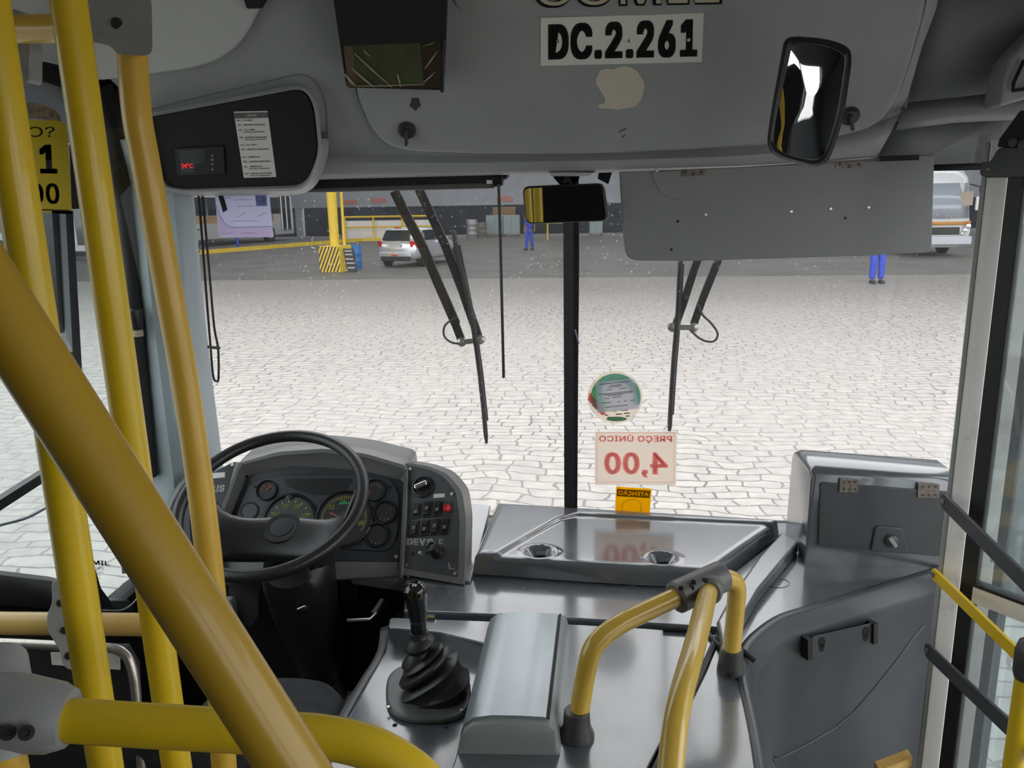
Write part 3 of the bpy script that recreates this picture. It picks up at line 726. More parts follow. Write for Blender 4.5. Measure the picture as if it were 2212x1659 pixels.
# driver's side: dark lower wall, black window frame with a dipping sill, grey cove above
m = MB()
sill = [X(-120, 1225, -1.21), X(0, 1240, -1.21), X(100, 1250, -1.21), X(150, 1262, -1.21), X(222, 1295, -1.21), X(275, 1292, -1.21)]
sill = [V((-1.21, .72, 1.6))] + sill + [V((-1.21, 2.3, sill[-1].z))]
m.prism(sill + [V((-1.21, 2.3, .8)), V((-1.21, .72, .8))], (-.06, 0, 0))
m.build('wall_left_lower', MATTB, kind='structure', loc=(-1.21, 1, .8))
top = [V((-1.21, .72, 2.61))] + [X(u, v, -1.21) for u, v in [(0, 178), (60, 172), (100, 178), (140, 192), (180, 225), (215, 290), (238, 400), (254, 560), (266, 700), (285, 1000), (300, 1240)]]
m = MB(); m.prism(top + [V((-1.21, 2.22, 1.2)), V((-1.21, 2.3, 2.95)), V((-1.21, .72, 2.95))], (-.05, 0, 0))
m.build('wall_left_upper', MATTB, kind='structure', loc=(-1.21, 1, 2))
# grey cove over the side window
cv = [X(u, v, -1.2) for u, v in [(-300, 40), (0, 105), (62, 122), (130, 138), (205, 158)]]
m = MB(); m.loft([[p for p in cv], [V((p.x + .08, p.y, p.z + .12)) for p in cv], [V((p.x + .35, p.y, 2.93)) for p in cv]], cap=False, closed=False)
m.build('wall_left_cove', HEADL, kind='structure', solid=.02, soff=0, loc=(-1.2, 1, 2.6))

# side window: glass, rails and the dark divider of the sliding pane
w2 = struct('window_2', (-1.2, 1.4, 1.6))
MB().box((-1.232, .74, 1.1), (-1.228, 2.15, 2.75)).build('pane', GLASS2, w2)
a, b = X(-60, 1124, -1.2), X(97, 1024, -1.2)
MB().bar(a, b + (b - a) * 2.6, .02, .022).build('middle_rail', BLACK, w2)
MB().prism([X(u, v, -1.2) for u, v in [(112, 455), (158, 455), (178, 812), (128, 690)]], (-.025, 0, 0)).build('sliding_frame', BLACK, w2)
MB().prism([X(u, v, -1.196) for u, v in [(130, 462), (142, 462), (157, 760), (143, 720)]], (-.01, 0, 0)).build('frame_channel', PILLAR, w2)
MB().prism([X(u, v, -1.19) for u, v in rect(131, 720, 143, 745)], (-.02, 0, 0)).build('latch', STEEL, w2, bevel=.002)
m = MB(); m.prism([X(u, v, -1.205) for u, v in [(150, 312), (176, 308), (182, 450), (155, 452)]], (-.02, 0, 0)); m.build('upper_frame', BLACK, w2)
m = MB()
text_on(m, 'COMIL', quad_of(lambda u, v: X(u, v, -1.222), [(168, 1208), (235, 1212), (236, 1222), (168, 1218)]), .02)
text_on(m, 'FORTE', quad_of(lambda u, v: X(u, v, -1.222), [(202, 1224), (224, 1225), (224, 1231), (202, 1230)]), .0)
text_on(m, 'M-3 M 62\n01586\nBRAZIL', quad_of(lambda u, v: X(u, v, -1.222), [(202, 1234), (224, 1235), (224, 1251), (202, 1250)]), .0)
m.build('etched_mark', mat('blue glass print', (0.03, 0.04, 0.16), .6), w2)
MB().tube(spline([X(-40, 1150, -1.24), X(0, 1135, -1.24), X(60, 1118, -1.24), X(115, 1088, -1.24)], 6), .003, 6).build('window_cord', mat('blue grey cord', (.06, .08, .12), .7), label='thin dark cord hanging slack outside the driver side window', cat='cord')

# left pillar beside the windscreen
L_ = [X(u, v, -1.17) for u, v in [(255, 300), (278, 400), (292, 500), (302, 650), (316, 830), (332, 1050), (345, 1300)]]
R_ = [G(u, v, .03) for u, v in [(362, 300), (374, 400), (384, 500), (398, 650), (420, 830), (448, 1040), (470, 1230)]]
L_, R_ = resample(L_, 20), resample(R_, 20)
m = MB(); m.loft([L_, [a.lerp(b, .42) + V((.0, -.012, 0)) for a, b in zip(L_, R_)], [a.lerp(b, .5) + V((0, .0, 0)) for a, b in zip(L_, R_)], [a.lerp(b, .93) + V((0, .004, 0)) for a, b in zip(L_, R_)], R_, [b + V((.004, .05, 0)) for b in R_]], cap=False, closed=False)
m.build('trim_1', PILLAR, kind='structure', solid=.025, soff=1, loc=(-1.15, 2.1, 1.4))
# thick black seal down the window edge, with its knob tied on with string
r = thing('handle_rod', X(325, 1040, -1.16), 'black upright rod with a knob tied on by string beside the grey pillar', 'rod')
MB().tube(spline([X(212, 185, -1.17), X(240, 270, -1.165), X(262, 390, -1.16), (X(283, 560, -1.16)), X(292, 690, -1.16), X(308, 850, -1.16), X(322, 1030, -1.16)], 8), [.034] * 8 + [.03] * 10 + [.02] * 31, 14).build('rod', MATTB, r)
k = X(293, 690, -1.135)
MB().lathe(k + V((0, 0, -.03)), (0, 0, 1), [(.012, 0), (.016, .01), (.02, .045), (.019, .055), (.012, .06)], 18).build('knob', BLACK, r)
MB().lathe(k + V((0, 0, -.045)), (0, 0, 1), [(.014, 0), (.0165, .003), (.014, .006), (.0165, .009), (.014, .012), (.016, .016), (.012, .018)], 18).build('string', mat('twine', (.5, .42, .3), .9), r)

# windscreen: two curved panes, black centre post, black edge strips
w1 = struct('window_1', (0, 2.2, 1.4))
def shield(x0, x1, z0, z1, off, nx=14, nz=6):
    return [[V((x0 + (x1 - x0) * i / nx, shield_y(x0 + (x1 - x0) * i / nx, z0 + (z1 - z0) * j / nz) - off, z0 + (z1 - z0) * j / nz)) for i in range(nx + 1)] for j in range(nz + 1)]
MB().loft(shield(-1.17, -.015, 1.25, 2.5, 0), cap=False, closed=False).build('pane', GLASS, w1)
MB().loft(shield(.015, 1.17, 1.25, 2.5, 0), cap=False, closed=False).build('pane', GLASS, w1)
a = [(1217, 372), (1217, 560), (1218, 800), (1219, 1110)]; b = [(1250, 372), (1251, 560), (1249, 800), (1247, 1110)]
m = MB(); A = [G(u, v, .012) for u, v in a]; B = [G(u, v, .012) for u, v in b]; Md = [p.lerp(q, .62) + V((0, -.012, 0)) for p, q in zip(A, B)]; Mg = [p.lerp(q, .68) + V((0, .0, 0)) for p, q in zip(A, B)]
m.loft([[p + V((0, .04, 0)) for p in A], A, Md, Mg, B, [p + V((0, .04, 0)) for p in B]], cap=False, closed=False)
m.build('centre_post', RUBBER, w1, sharp=25)
m = MB()
for (u0, v0), (u1, v1) in (((1222, 695), (1248, 700)),):
    m.bar(G(1242, 712, .026), G(1250, 742, .02), .004, .003)
m.build('post_tag', mat('grey tag', (.2, .2, .24), .6), w1)
m = MB(); m.prism([G(u, v, .014) for u, v in rect(1219, 812, 1238, 838)], (0, .004, 0)); m.build('tape_patch', mat('dull green tape', (.05, .065, .05), .5), w1)
m = MB(); m.loft([[G(u, v, .004) for u, v in ((1990, 357), (2060, 354), (2130, 352))], [G(u, v, .004) for u, v in ((1990, 369), (2060, 368), (2130, 366))]], cap=False, closed=False); m.build('edge_strip', MATTB, w1, solid=.01)
# right windscreen pillar, mostly behind the door leaf
MB().prism([V((1.1, 2.12, 1.2)), V((1.22, 2.0, 1.2)), V((1.22, 2.2, 1.2)), V((1.1, 2.25, 1.2))], (0, 0, 1.3)).build('trim_2', PILLAR, kind='structure', loc=(1.15, 2.1, 1.2))
MB().box((-1.27, 2.24, .5), (1.27, 2.3, 1.36)).build('wall_front', MATTB, kind='structure', loc=(0, 2.25, .5))
MB().box((-1.27, 2.16, 2.47), (1.27, 2.3, 2.9)).build('wall_front_header', HEADD, kind='structure', loc=(0, 2.25, 2.45))

# behind the camera, what the mirrors and the light can see
MB().box((-1.15, -.12, .85), (-.35, -.06, 2.5)).build('curtain_partition', mat('black curtain cloth', (.015, .014, .016), .95), label='black curtain across the partition behind the driver place', cat='curtain')
# ================================================================== OVERHEAD: header, hatch, mirrors, blind, visor
PH = PL((0, 2.0, 2.367), (0, -.326, -.25))          # sloping face of the header
def U(px): return [V((u, v, 0)) for u, v in px]
def pxrow(px, fn, n): return [fn(p.x, p.y) for p in resample(U(px), n)]
hn = 48
HD = lambda o: (lambda u, v: PH.at(u, v, o))
rows = [
    pxrow([(470, 402), (690, 388), (1000, 380), (1340, 372), (1600, 361), (1800, 349), (1893, 341)], lambda u, v: Y(u, v, 2.12), hn),
    pxrow([(470, 408), (690, 388), (1000, 380), (1340, 372), (1600, 361), (1800, 349), (1893, 341)], lambda u, v: Y(u, v, 2.02), hn),
    pxrow([(462, 395), (690, 375), (1000, 372), (1340, 364), (1600, 354), (1800, 341), (1900, 330)], lambda u, v: Y(u, v, 1.985), hn),
    pxrow([(440, 370), (690, 350), (1000, 352), (1340, 346), (1600, 337), (1800, 319), (1925, 285)], lambda u, v: Y(u, v, 1.972), hn),
    pxrow([(400, 340), (690, 332), (1000, 336), (1340, 331), (1640, 314), (1830, 291), (1944, 245)], lambda u, v: Y(u, v, 1.985), hn),
    pxrow([(330, 260), (690, 260), (1000, 260), (1340, 260), (1640, 240), (1850, 225), (1962, 205)], HD(.0), hn),
    pxrow([(235, 168), (650, 160), (1000, 160), (1340, 150), (1640, 140), (1900, 120), (1992, 100)], HD(.0), hn),
    pxrow([(205, 60), (640, 50), (1000, 50), (1340, 40), (1640, 40), (1900, 20), (2022, 20)], HD(.0), hn),
    pxrow([(180, -80), (620, -80), (1000, -80), (1340, -80), (1640, -80), (1900, -80), (2045, -80)], HD(.0), hn),
]
MB().loft(rows, cap=False, closed=False).build('trim_3', HEAD, kind='structure', solid=.02, soff=1, loc=(0, 2, 2.35), sharp=60)
# right of the header: cove, pale ledge and the dark beam under it
def slab(name, px0, y0, px1, y1, mt, n=10, th=.02):
    MB().loft([pxrow(px0, lambda u, v: Y(u, v, y0), n), pxrow(px1, lambda u, v: Y(u, v, y1), n)], cap=False, closed=False).build(name, mt, kind='structure', solid=th, soff=1, loc=(1, 2, 2.4))
slab('trim_4', [(2015, -80), (2500, -120)], 1.83, [(1958, 238), (2100, 222), (2500, 170)], 2.0, HEADD)
slab('trim_5', [(1958, 236), (2100, 221), (2500, 168)], 1.97, [(1935, 282), (2050, 266), (2125, 262), (2500, 250)], 1.93, HEAD)
slab('trim_6', [(1925, 268), (2130, 258), (2500, 240)], 2.03, [(1880, 362), (2130, 352), (2500, 340)], 2.06, HEADD)
# speaker grille block at the top right corner
r = thing('ceiling_panel_box', Y(2190, 180, 1.9), 'grey angular panel box at the top right corner of the ceiling', 'panel')
MB().prism([Y(u, v, 1.86) for u, v in [(2182, 128), (2260, 40), (2300, 190), (2158, 231), (2170, 170)]], (0, .08, 0)).build('panel', HEAD, r, bevel=.008)
m = MB(); m.tube([Y(u, v, 1.85) for u, v in [(2212, 130), (2190, 178), (2188, 196), (2215, 192), (2260, 180)]], .004, 8); m.build('slot', MATTB, r)

# big hinged hatch in the header
r = thing('overhead_hatch', PH.at(1340, 320), 'large grey overhead hatch lid carrying the black numbered plate', 'hatch')
out = fillet(PH.many([(752, -80), (768, 150), (775, 205), (800, 262), (828, 298), (862, 314), (902, 320), (1030, 324), (1240, 325), (1480, 316), (1640, 304), (1800, 288), (1868, 272), (1905, 248), (1938, 200), (1965, 120), (1992, 20), (2008, -80)]), .02, 4)
MB().prism([p - PH.n * .004 for p in out], PH.n * .026).build('lid', HEAD, r, bevel=.013, seg=4)
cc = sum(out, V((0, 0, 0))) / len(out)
MB().prism([p + (p - cc).normalized() * .0045 - PH.n * .004 for p in out], PH.n * .007).build('shadow_strip', MATTB, r)  # black strip standing in for the shadow line under the lid edge
m = MB(); m.prism(fillet(PH.many([(955, -80), (985, 8), (1002, 22), (1160, 31), (1400, 30), (1640, 17), (1690, 4), (1725, -80)], .02), .02, 3), PH.n * .008); m.build('raised_field', HEAD, r, bevel=.006, seg=3)
PF = PL(PH.p + PH.n * .022, PH.n)                   # front face of the hatch
for k, (u, v, tab) in enumerate([(880, 280, (0, 1)), (1835, 249, (.15, .9))]):
    c = PF.at(u, v)
    kn = MB().lathe(c, PF.n, [(.021, -.002), (.021, .006), (.017, .012), (.012, .013)], 20).build('knob', CLAMPD, r)
    d = (PF.at(u + tab[0] * 20, v + tab[1] * 20) - c)
    MB().obox(c + PF.n * .016 + d * .35, d * .85, d.cross(PF.n).normalized() * .004, PF.n * .008).build('grip', CLAMPD, kn, bevel=.003)
m = MB()
blob = [(897 + (13 + 1.6 * math.sin(a * 5) + 1.2 * math.sin(a * 13)) * math.cos(a) * .85, 224 + (13 + 1.6 * math.sin(a * 5) + 1.2 * math.sin(a * 13)) * math.sin(a)) for a in [k * 2 * PI / 40 for k in range(40)]]
m.prism(PF.many(blob), PF.n * .0008)
m.build('glue_stain', mat('brown glue stain', (.07, .05, .04), .8, var=.4, vscale=80), r)
m = MB()
for u, v, l in ((1345, 281, 9), (1347, 294, 4)): m.obox(PF.at(u, v), (PF.at(u + l, v - l * .5) - PF.at(u, v)), PF.n.cross(V((1, 0, 0))) * .002, PF.n * .0006)
m.build('scuff_mark', mat('dark scuff', (.12, .11, .1), .8), r)

# numbered plate, peeled patch, gold lettering
r = thing('fleet_number_plate', PF.at(1344, 138), 'white rectangular plate reading DC.2.261 screwed to the overhead hatch', 'sign')
MB().prism(PF.many([(1168, 38), (1520, 27), (1516, 133), (1168, 141)]), PF.n * .002).build('plate', mat('off white plate', (.8, .8, .73), .5), r)
q = quad_of(lambda u, v: PF.at(u, v, .0026), [(1184, 52), (1508, 40), (1506, 123), (1184, 130)])
text_on(MB(), 'DC.2.261', q, .045).build('lettering', INK, r)
for u, v in ((1206, 89), (1360, 88), (1487, 86)): MB().lathe(PF.at(u, v, .0028), PF.n, [(.004, 0), (.004, .001), (.002, .002)], 10).build('screw', STEEL, r)
pts = [(1288, 168), (1296, 152), (1312, 147), (1322, 150), (1345, 142), (1362, 145), (1376, 152), (1392, 178), (1391, 195), (1386, 212), (1372, 230), (1352, 233), (1335, 237), (1318, 234), (1294, 234), (1292, 227), (1307, 222), (1308, 212), (1297, 196), (1287, 180)]
MB().prism(fillet(PF.many(pts), .004, 3), PF.n * .0012).build('peeled_patch', mat('old glue beige', (.66, .61, .51), .7), label='beige peeled sticker patch below the numbered plate', cat='patch')
r = thing('header_emblem', PF.at(1320, 14, .008), 'gold outlined lettering cut by the top edge above the numbered plate', 'lettering')
q = [PF.at(u, v, .0095) for u, v in [(1153, -62), (1560, -70), (1560, 10), (1153, 18)]]
text_on(MB(), 'COMIL', q, .026).build('outline', INK, r)
q = [PF.at(u, v, .0102) for u, v in [(1159, -57), (1554, -65), (1554, 6), (1159, 13)]]
text_on(MB(), 'COMIL', q, .0).build('letters', mat('gold letters', (.55, .5, .36), .5), r)

# pale panel of the ceiling over the driver
r = thing('overhead_locker', PH.at(430, 130, .03), 'pale grey curved locker front above the driver at top left', 'locker')
lid = PH.many([(195, -100), (207, 163), (300, 153), (420, 136), (480, 118), (520, 88), (548, 50), (580, -20), (600, -100)])
MB().prism(fillet(lid, .03, 4), PH.n * .03).build('panel', HEADL, r, bevel=.01, seg=3)
m = MB(); c = PH.at(552, -2, .03); m.obox(c, V((.018, 0, 0)), PH.n.cross(V((1, 0, 0))) * .012, PH.n * .02); m.build('catch', MATTB, r, bevel=.005)

# instrument pod over the windscreen: grey surround with a black fascia
PP = PL(Y(510, 300, 1.84), (.06, -.96, -.27))
r = thing('overhead_pod', PP.at(510, 408), 'grey overhead pod with black fascia left of the hatch', 'console')
inn = fillet(U([(318, 254), (420, 235), (655, 190), (678, 225), (689, 330), (660, 400), (400, 408), (357, 402), (338, 340)]), [2, 8, 26, 26, 30, 30, 10, 18, 6], 5)
outr = fillet(U([(308, 248), (420, 225), (658, 178), (687, 220), (697, 333), (664, 412), (400, 416), (348, 408), (324, 340)]), [2, 8, 30, 30, 34, 34, 10, 18, 6], 5)
back = fillet(U([(302, 242), (420, 212), (664, 156), (704, 205), (712, 340), (676, 420), (400, 424), (340, 414), (316, 340)]), [2, 8, 34, 34, 40, 40, 10, 18, 6], 5)
MB().loft([[PP.at(p.x, p.y, -.012) for p in inn], [PP.at(p.x, p.y, .0) for p in inn], [PP.at((p.x * .5 + q.x * .5), (p.y * .5 + q.y * .5), .008) for p, q in zip(inn, outr)], [PP.at(p.x, p.y, .002) for p in outr], [Y(p.x, p.y, 1.93) for p in outr], [PH.at(p.x, p.y, .004) for p in back]], cap=False).build('surround', HEAD, r, sharp=50)
MB().prism([PP.at(p.x, p.y, -.018) for p in inn], PP.n * .012).build('fascia', MATTB, r)
for u, v in ((657, 208), (648, 390), (360, 392)): MB().lathe(PP.at(u, v, -.006), PP.n, [(.004, 0), (.003, .002)], 8).build('screw', CLAMPD, r)
PT = PL(PP.p + PP.n * -.006, PP.n)
t = thing('temperature_display', PT.at(430, 377), 'small black unit in the pod showing red 34 degree digits', 'display')
MB().prism(fillet(PT.many([(378, 320), (484, 314), (488, 376), (384, 380)]), .005, 4), PT.n * .006).build('bezel', BLACK, t, bevel=.002)
MB().prism(PT.many([(386, 326), (443, 321), (446, 350), (424, 354), (420, 371), (392, 374)], .006), PT.n * .0008).build('window', mat('dark display window', (.035, .04, .042), .15), t)
q = [PT.at(u, v, .0074) for u, v in [(392, 353), (416, 353), (417, 363), (392, 364)]]
text_on(MB(), '34°C', q, .01).build('digits', mat('red led', (.6, .02, .02), .5, emit=(1, .03, .03), estr=.7), t)
for v in (336, 345, 354, 366): MB().lathe(PT.at(459, v, .006), PT.n, [(.0028, 0), (.0022, .002)], 8).build('button', CLAMP, t)
# printed route list stuck on the fascia
t = thing('route_list', PT.at(560, 383), 'white printed list of routes stuck on the black pod fascia', 'paper')
Q = [V((u, v, 0)) for u, v in [(505, 241), (578, 239.5), (597, 382), (527, 384)]]
def rl(s, q):                                       # sheet coordinates 0..1
    a = Q[0].lerp(Q[1], s); b = Q[3].lerp(Q[2], s); p = a.lerp(b, q); return PT.at(p.x, p.y, .0012)
MB().prism(PT.many([(p.x, p.y) for p in Q]), PT.n * .0008).build('sheet', PAPER, t)
MB().prism([rl(0, .02), rl(1, .02), rl(1, .105), rl(0, .105)], PT.n * .0002).build('heading_band', mat('grey heading', (.12, .12, .12), .7), t)
text_on(MB(), 'LINHAS', [p + PT.n * .0004 for p in (rl(.36, .045), rl(.66, .045), rl(.66, .082), rl(.36, .082))], 0).build('heading', PAPER, t)
LN = [(.135, '902 - 21 DE ABRIL', .05, .52), (.205, '902 - BAR DOS CAVALEIROS', .05, .88), (.28, '902 - 21 DE ABRIL', .05, .55), (.316, '(VIA NILO PEÇANHA)', .2, .82), (.395, '902 - BAR DOS CAVALEIROS', .05, .88), (.43, '(VIA NILO PEÇANHA)', .2, .83), (.505, '903 - SÃO JORGE', .05, .54), (.575, '902 - BAR DOS CAVALEIROS', .05, .88),
      (.69, '901 - JARDIM LEAL', .05, .6), (.76, '903 - BAR DOS CAVALEIROS', .05, .88), (.835, '901 - JARDIM LEAL', .05, .61), (.87, '(VIA NILO PEÇANHA)', .2, .83), (.94, '902 - BAR DOS CAVALEIROS', .05, .88), (.975, '(VIA NILO PEÇANHA)', .2, .83)]
m = MB()
for y, s, a, b in LN: text_on(m, s, [p + PT.n * .0002 for p in (rl(a, y - .012), rl(b, y - .012), rl(b, y + .012), rl(a, y + .012))], .015)
m.build('print', INK, t)

# display wrapped in a black hood and clear film
PS = PL(PH.p + PH.n * .085, (.02, -.34, -.22))
t = thing('hooded_screen', PS.at(850, 195), 'black hooded screen with a greenish face wrapped in clear film', 'screen')
MB().prism(fillet(PS.many([(712, -90), (968, -90), (962, 80), (956, 196), (748, 190), (733, 90)]), .01, 3), PS.n * -.07).build('housing', MATTB, t, bevel=.006)
MB().prism(fillet(PS.many([(712, -90), (968, -90), (964, 82), (738, 92)], .001), .008, 3), PS.n * .02).build('hood', MATTB, t, bevel=.006)
MB().prism(fillet(PS.many([(741, 90), (952, 79), (956, 186), (752, 187)], .0), .008, 3), PS.n * .006).build('frame', mat('brown film', (.045, .035, .026), .2), t)
MB().prism(PS.many([(762, 92), (906, 82), (916, 184), (768, 184)], .006), PS.n * .001).build('screen_face', mat('greenish screen', (.07, .085, .04), .35, var=.2, vscale=20), t)
MB().prism(PS.many([(742, 96), (762, 92), (770, 186), (752, 186)], .006), PS.n * .002).build('tan_strip', mat('tan tape', (.13, .09, .05), .6), t)
m = MB(); random.seed(3)
for (a, b, w) in [((765, 115), (846, 188), 4), ((760, 148), (808, 188), 5), ((858, 160), (866, 188), 4), ((918, 148), (945, 110), 3), ((915, 178), (940, 155), 3), ((912, 100), (948, 88), 2), ((745, 160), (768, 186), 6), ((768, 186), (918, 182), 3), ((785, 108), (800, 122), 3), ((840, 84), (850, 95), 3)]:
    A_, B_ = PS.at(*a, .009), PS.at(*b, .009); m.tube([A_, A_.lerp(B_, .5) + PS.n * .002, B_], [w * .0003, w * .0005, w * .0002], 6)
m.build('film_creases', mat('film crease', (.42, .38, .3), .3), t)
MB().tube([PS.at(958, 78, .004), PS.at(955, 198, .004)], .004, 8).build('edge_cord', BLACK, t)

# rounded convex mirror on the right
PM = PL(Y(1750, 220, 1.6), (-.3, -.94, -.1))
t = thing('passenger_mirror', PM.at(1745, 360), 'tall rounded black framed mirror hanging before the overhead hatch', 'mirror')
mo = fillet(U([(1694, 82), (1722, 78), (1790, 84), (1838, 102), (1840, 135), (1822, 260), (1790, 352), (1760, 363), (1680, 342), (1655, 318), (1664, 250)]), [20, 10, 30, 30, 20, 40, 26, 20, 30, 24, 30], 5)
mi = fillet(U([(1710, 95), (1728, 91), (1788, 98), (1826, 118), (1826, 140), (1807, 258), (1780, 338), (1758, 348), (1692, 333), (1668, 312), (1676, 252)]), [20, 10, 30, 26, 20, 40, 22, 18, 30, 20, 30], 5)
MB().loft([[PM.at(p.x, p.y, -.002) for p in mi], [PM.at(p.x, p.y, .004) for p in mi], [PM.at(p.x * .5 + q.x * .5, p.y * .5 + q.y * .5, .008) for p, q in zip(mi, mo)], [PM.at(p.x, p.y, .0) for p in mo], [PM.at(p.x, p.y, -.02) for p in mo], [PM.at(1748 + (p.x - 1748) * .6, 220 + (p.y - 220) * .6, -.045) for p in mo]], cap=True).build('frame', BLACK, t, sharp=60)
c = sum((PM.at(p.x, p.y, .0) for p in mi), V((0, 0, 0))) / len(mi)
rings = [[(PM.at(p.x, p.y, .0)).lerp(c, 1 - k) + PM.n * (.003 * (1 - k * k)) for p in mi] for k in (1, .8, .6, .4, .2, .05)]
MB().loft(rings, cap=True).build('mirror_glass', MIRROR, t, sharp=80)
MB().tube([PM.at(1760, 240, -.04), PM.at(1790, 235, -.09), PF.at(1812, 215, .0)], .009, 10).build('stem', BLACK, t)

# inside rear-view mirror
PR = PL(Y(1220, 440, 1.96), (-.15, -.985, -.07))
t = thing('rear_view_mirror', PR.at(1220, 482), 'wide black rear-view mirror hanging at the centre post', 'mirror')
ro = fillet(PR.many([(1127, 403), (1303, 396), (1314, 478), (1134, 485)]), .018, 6)
ri = fillet(PR.many([(1131, 407), (1300, 400), (1310, 475), (1138, 481)], .004), .016, 6)
MB().prism(ro, PR.n * -.03).build('housing', BLACK, t, bevel=.006, seg=3)
MB().prism([p for p in ri], PR.n * -.003).build('mirror_glass', mat('dim mirror glass', (.62, .63, .66), .02, metal=1), t)
MB().loft([[Y(u, v, 2.0) for u, v in [(1196, 378), (1252, 378), (1252, 384), (1196, 384)]], [Y(u, v, 2.0) for u, v in [(1212, 392), (1238, 392), (1238, 402), (1212, 402)]]]).tube([Y(1225, 385, 2.01), Y(1225, 402, 1.985)], .012, 10).build('stem', BLACK, t)
MB().loft([[Y(u, 372.5, y) for u, y in [(1184, 2.03), (1288, 2.03), (1286, 1.99), (1184, 1.99)]], [Y(u, 381, y) for u, y in [(1192, 2.03), (1276, 2.03), (1274, 1.995), (1192, 1.995)]]]).build('ceiling_plate', HEADL, t, bevel=.002)

# rolled black sun blind on the driver side
t = thing('roller_blind', Y(870, 410, 2.04), 'rolled black sun blind above the driver half of the windscreen', 'blind')
MB().prism([Y(u, v, 2.04) for u, v in [(640, 384), (1098, 377), (1092, 386), (1070, 392), (640, 410)]], (0, .05, 0)).build('cassette', MATTB, t, bevel=.004)
MB().tube([Y(430, 416, 2.05), Y(640, 410, 2.05), Y(1068, 400, 2.05)], .008, 12).build('roller_bar', mat('grey blind bar', (.1, .1, .1), .5), t)
MB().prism([Y(u, v, 2.035) for u, v in [(1064, 380), (1088, 378), (1084, 402), (1064, 404)]], (0, .03, 0)).build('end_bracket', BLACK, t, bevel=.003)
MB().prism([Y(u, v, 2.03) for u, v in rect(1051, 389, 1063, 397)], (0, .01, 0)).build('clip', PAPER, t)
MB().tube([Y(1077, 398, 2.03), Y(1081, 520, 2.045), Y(1088, 816, 2.06)], .0038, 8).build('pull_rod', BLACK, t)
lo = spline([Y(428, 414, 2.03), Y(434, 480, 2.03), Y(446, 640, 2.03), Y(455, 752, 2.03), Y(459, 800, 2.03), Y(462, 818, 2.03), Y(467, 823, 2.03), Y(472, 816, 2.03), Y(471, 752, 2.03), Y(462, 700, 2.03), Y(450, 560, 2.03), Y(437, 414, 2.03)], 6)
MB().tube(lo, .0032, 8).build('pull_cord', BLACK, t)
MB().bar(Y(449, 749, 2.024), Y(475, 752, 2.024), .008, .007).build('cord_clip', BLACK, t)

# hanging grey sun visor over the right half
PV = PL(Y(1680, 460, 2.0), (.04, -1, -.03))
t = thing('sun_visor', PV.at(1680, 560), 'grey board sun visor hinged below the header on the right', 'visor')
vo = fillet(PV.many([(1338, 371), (1600, 361), (1893, 342), (1985, 335), (2019, 335), (2013, 545), (1860, 553), (1500, 564), (1352, 563), (1346, 500)]), [.0, .0, .0, .0, .004, .012, .0, .0, .03, .0], 5)
MB().prism(vo, PV.n * -.014).build('board', VISOR, t, bevel=.004, seg=3)
MB().prism(fillet(PV.many([(1404, 371), (1424, 414), (1446, 428), (1530, 432), (1660, 431), (1790, 415), (1903, 398), (1924, 384), (1946, 345)]), .012, 4), PV.n * .0025).build('backing_plate', VISOR, t, bevel=.0015)
for (u0, v0, u1, v1) in ((1472, 367, 1523, 381), (1805, 350, 1864, 364)):
    h = MB().prism(PV.many([(u0, v0 + 1), (u1, v0 - 1), (u1, v1 - 2), (u0, v1)], .0025), PV.n * .002).build('hinge', RUSTY, t, bevel=.0006)
    for s in (.15, .5, .85): MB().lathe(PV.at(u0 + (u1 - u0) * s, (v0 + v1) / 2 + (2 if s == .5 else -2), .0045), PV.n, [(.004, 0), (.003, .0015)], 8).build('screw', CLAMPD, h)
for u, v in ((1418, 369), (1524, 464), (1709, 457), (1794, 451), (1876, 448), (1928, 353)):
    MB().lathe(PV.at(u, v, .0005), PV.n, [(.0048, 0), (.0035, .0018), (.0015, .002)], 10).build('screw', STEEL, t)
for u, v in ((1431, 371), (1464, 478), (1826, 471), (1450, 539)):
    MB().lathe(PV.at(u, v, .0003), PV.n, [(.0035, 0), (.0035, .0003)], 10).build('hole', INK, t)
MB().bar(Y(1900, 343, 1.98), Y(1985, 340, 1.98), .004, .012).build('edge_clip', MATTB, t)
# ================================================================== DASHBOARD
DZ = 1.38                                            # height of the dash deck
def zp(px, z): return [Z(u, v, z) for u, v in px]
# ---- deck: the fixed top of the dash between windscreen and engine cover, with the rounded step-well side
edge = [(1655, 1720), (1632, 1580), (1612, 1490), (1603, 1440), (1612, 1402), (1640, 1370), (1690, 1336), (1760, 1314), (1850, 1286), (1930, 1262), (2015, 1236), (2120, 1196)]
E_ = spline(zp(edge, DZ), 5)
front = zp([(872, 1320), (1100, 1329), (1330, 1341), (1480, 1351), (1557, 1356)], DZ)
rside = zp([(1522, 1449), (1470, 1550), (1428, 1640), (1395, 1720)], DZ)
back = [V((1.12, 2.235, DZ)), V((-.36, 2.235, DZ))]
r = thing('dashboard_deck', (0.1, 1.9, 1.0), 'glossy slate grey dash top running along under the windscreen', 'dashboard')
deck = front + rside + E_[:]
deck += [V((1.19, 2.2, DZ))] + back + zp([(875, 1255)], DZ)
MB().prism(deck, (0, 0, -.03)).build('deck', DASH, r, bevel=.006, seg=3)
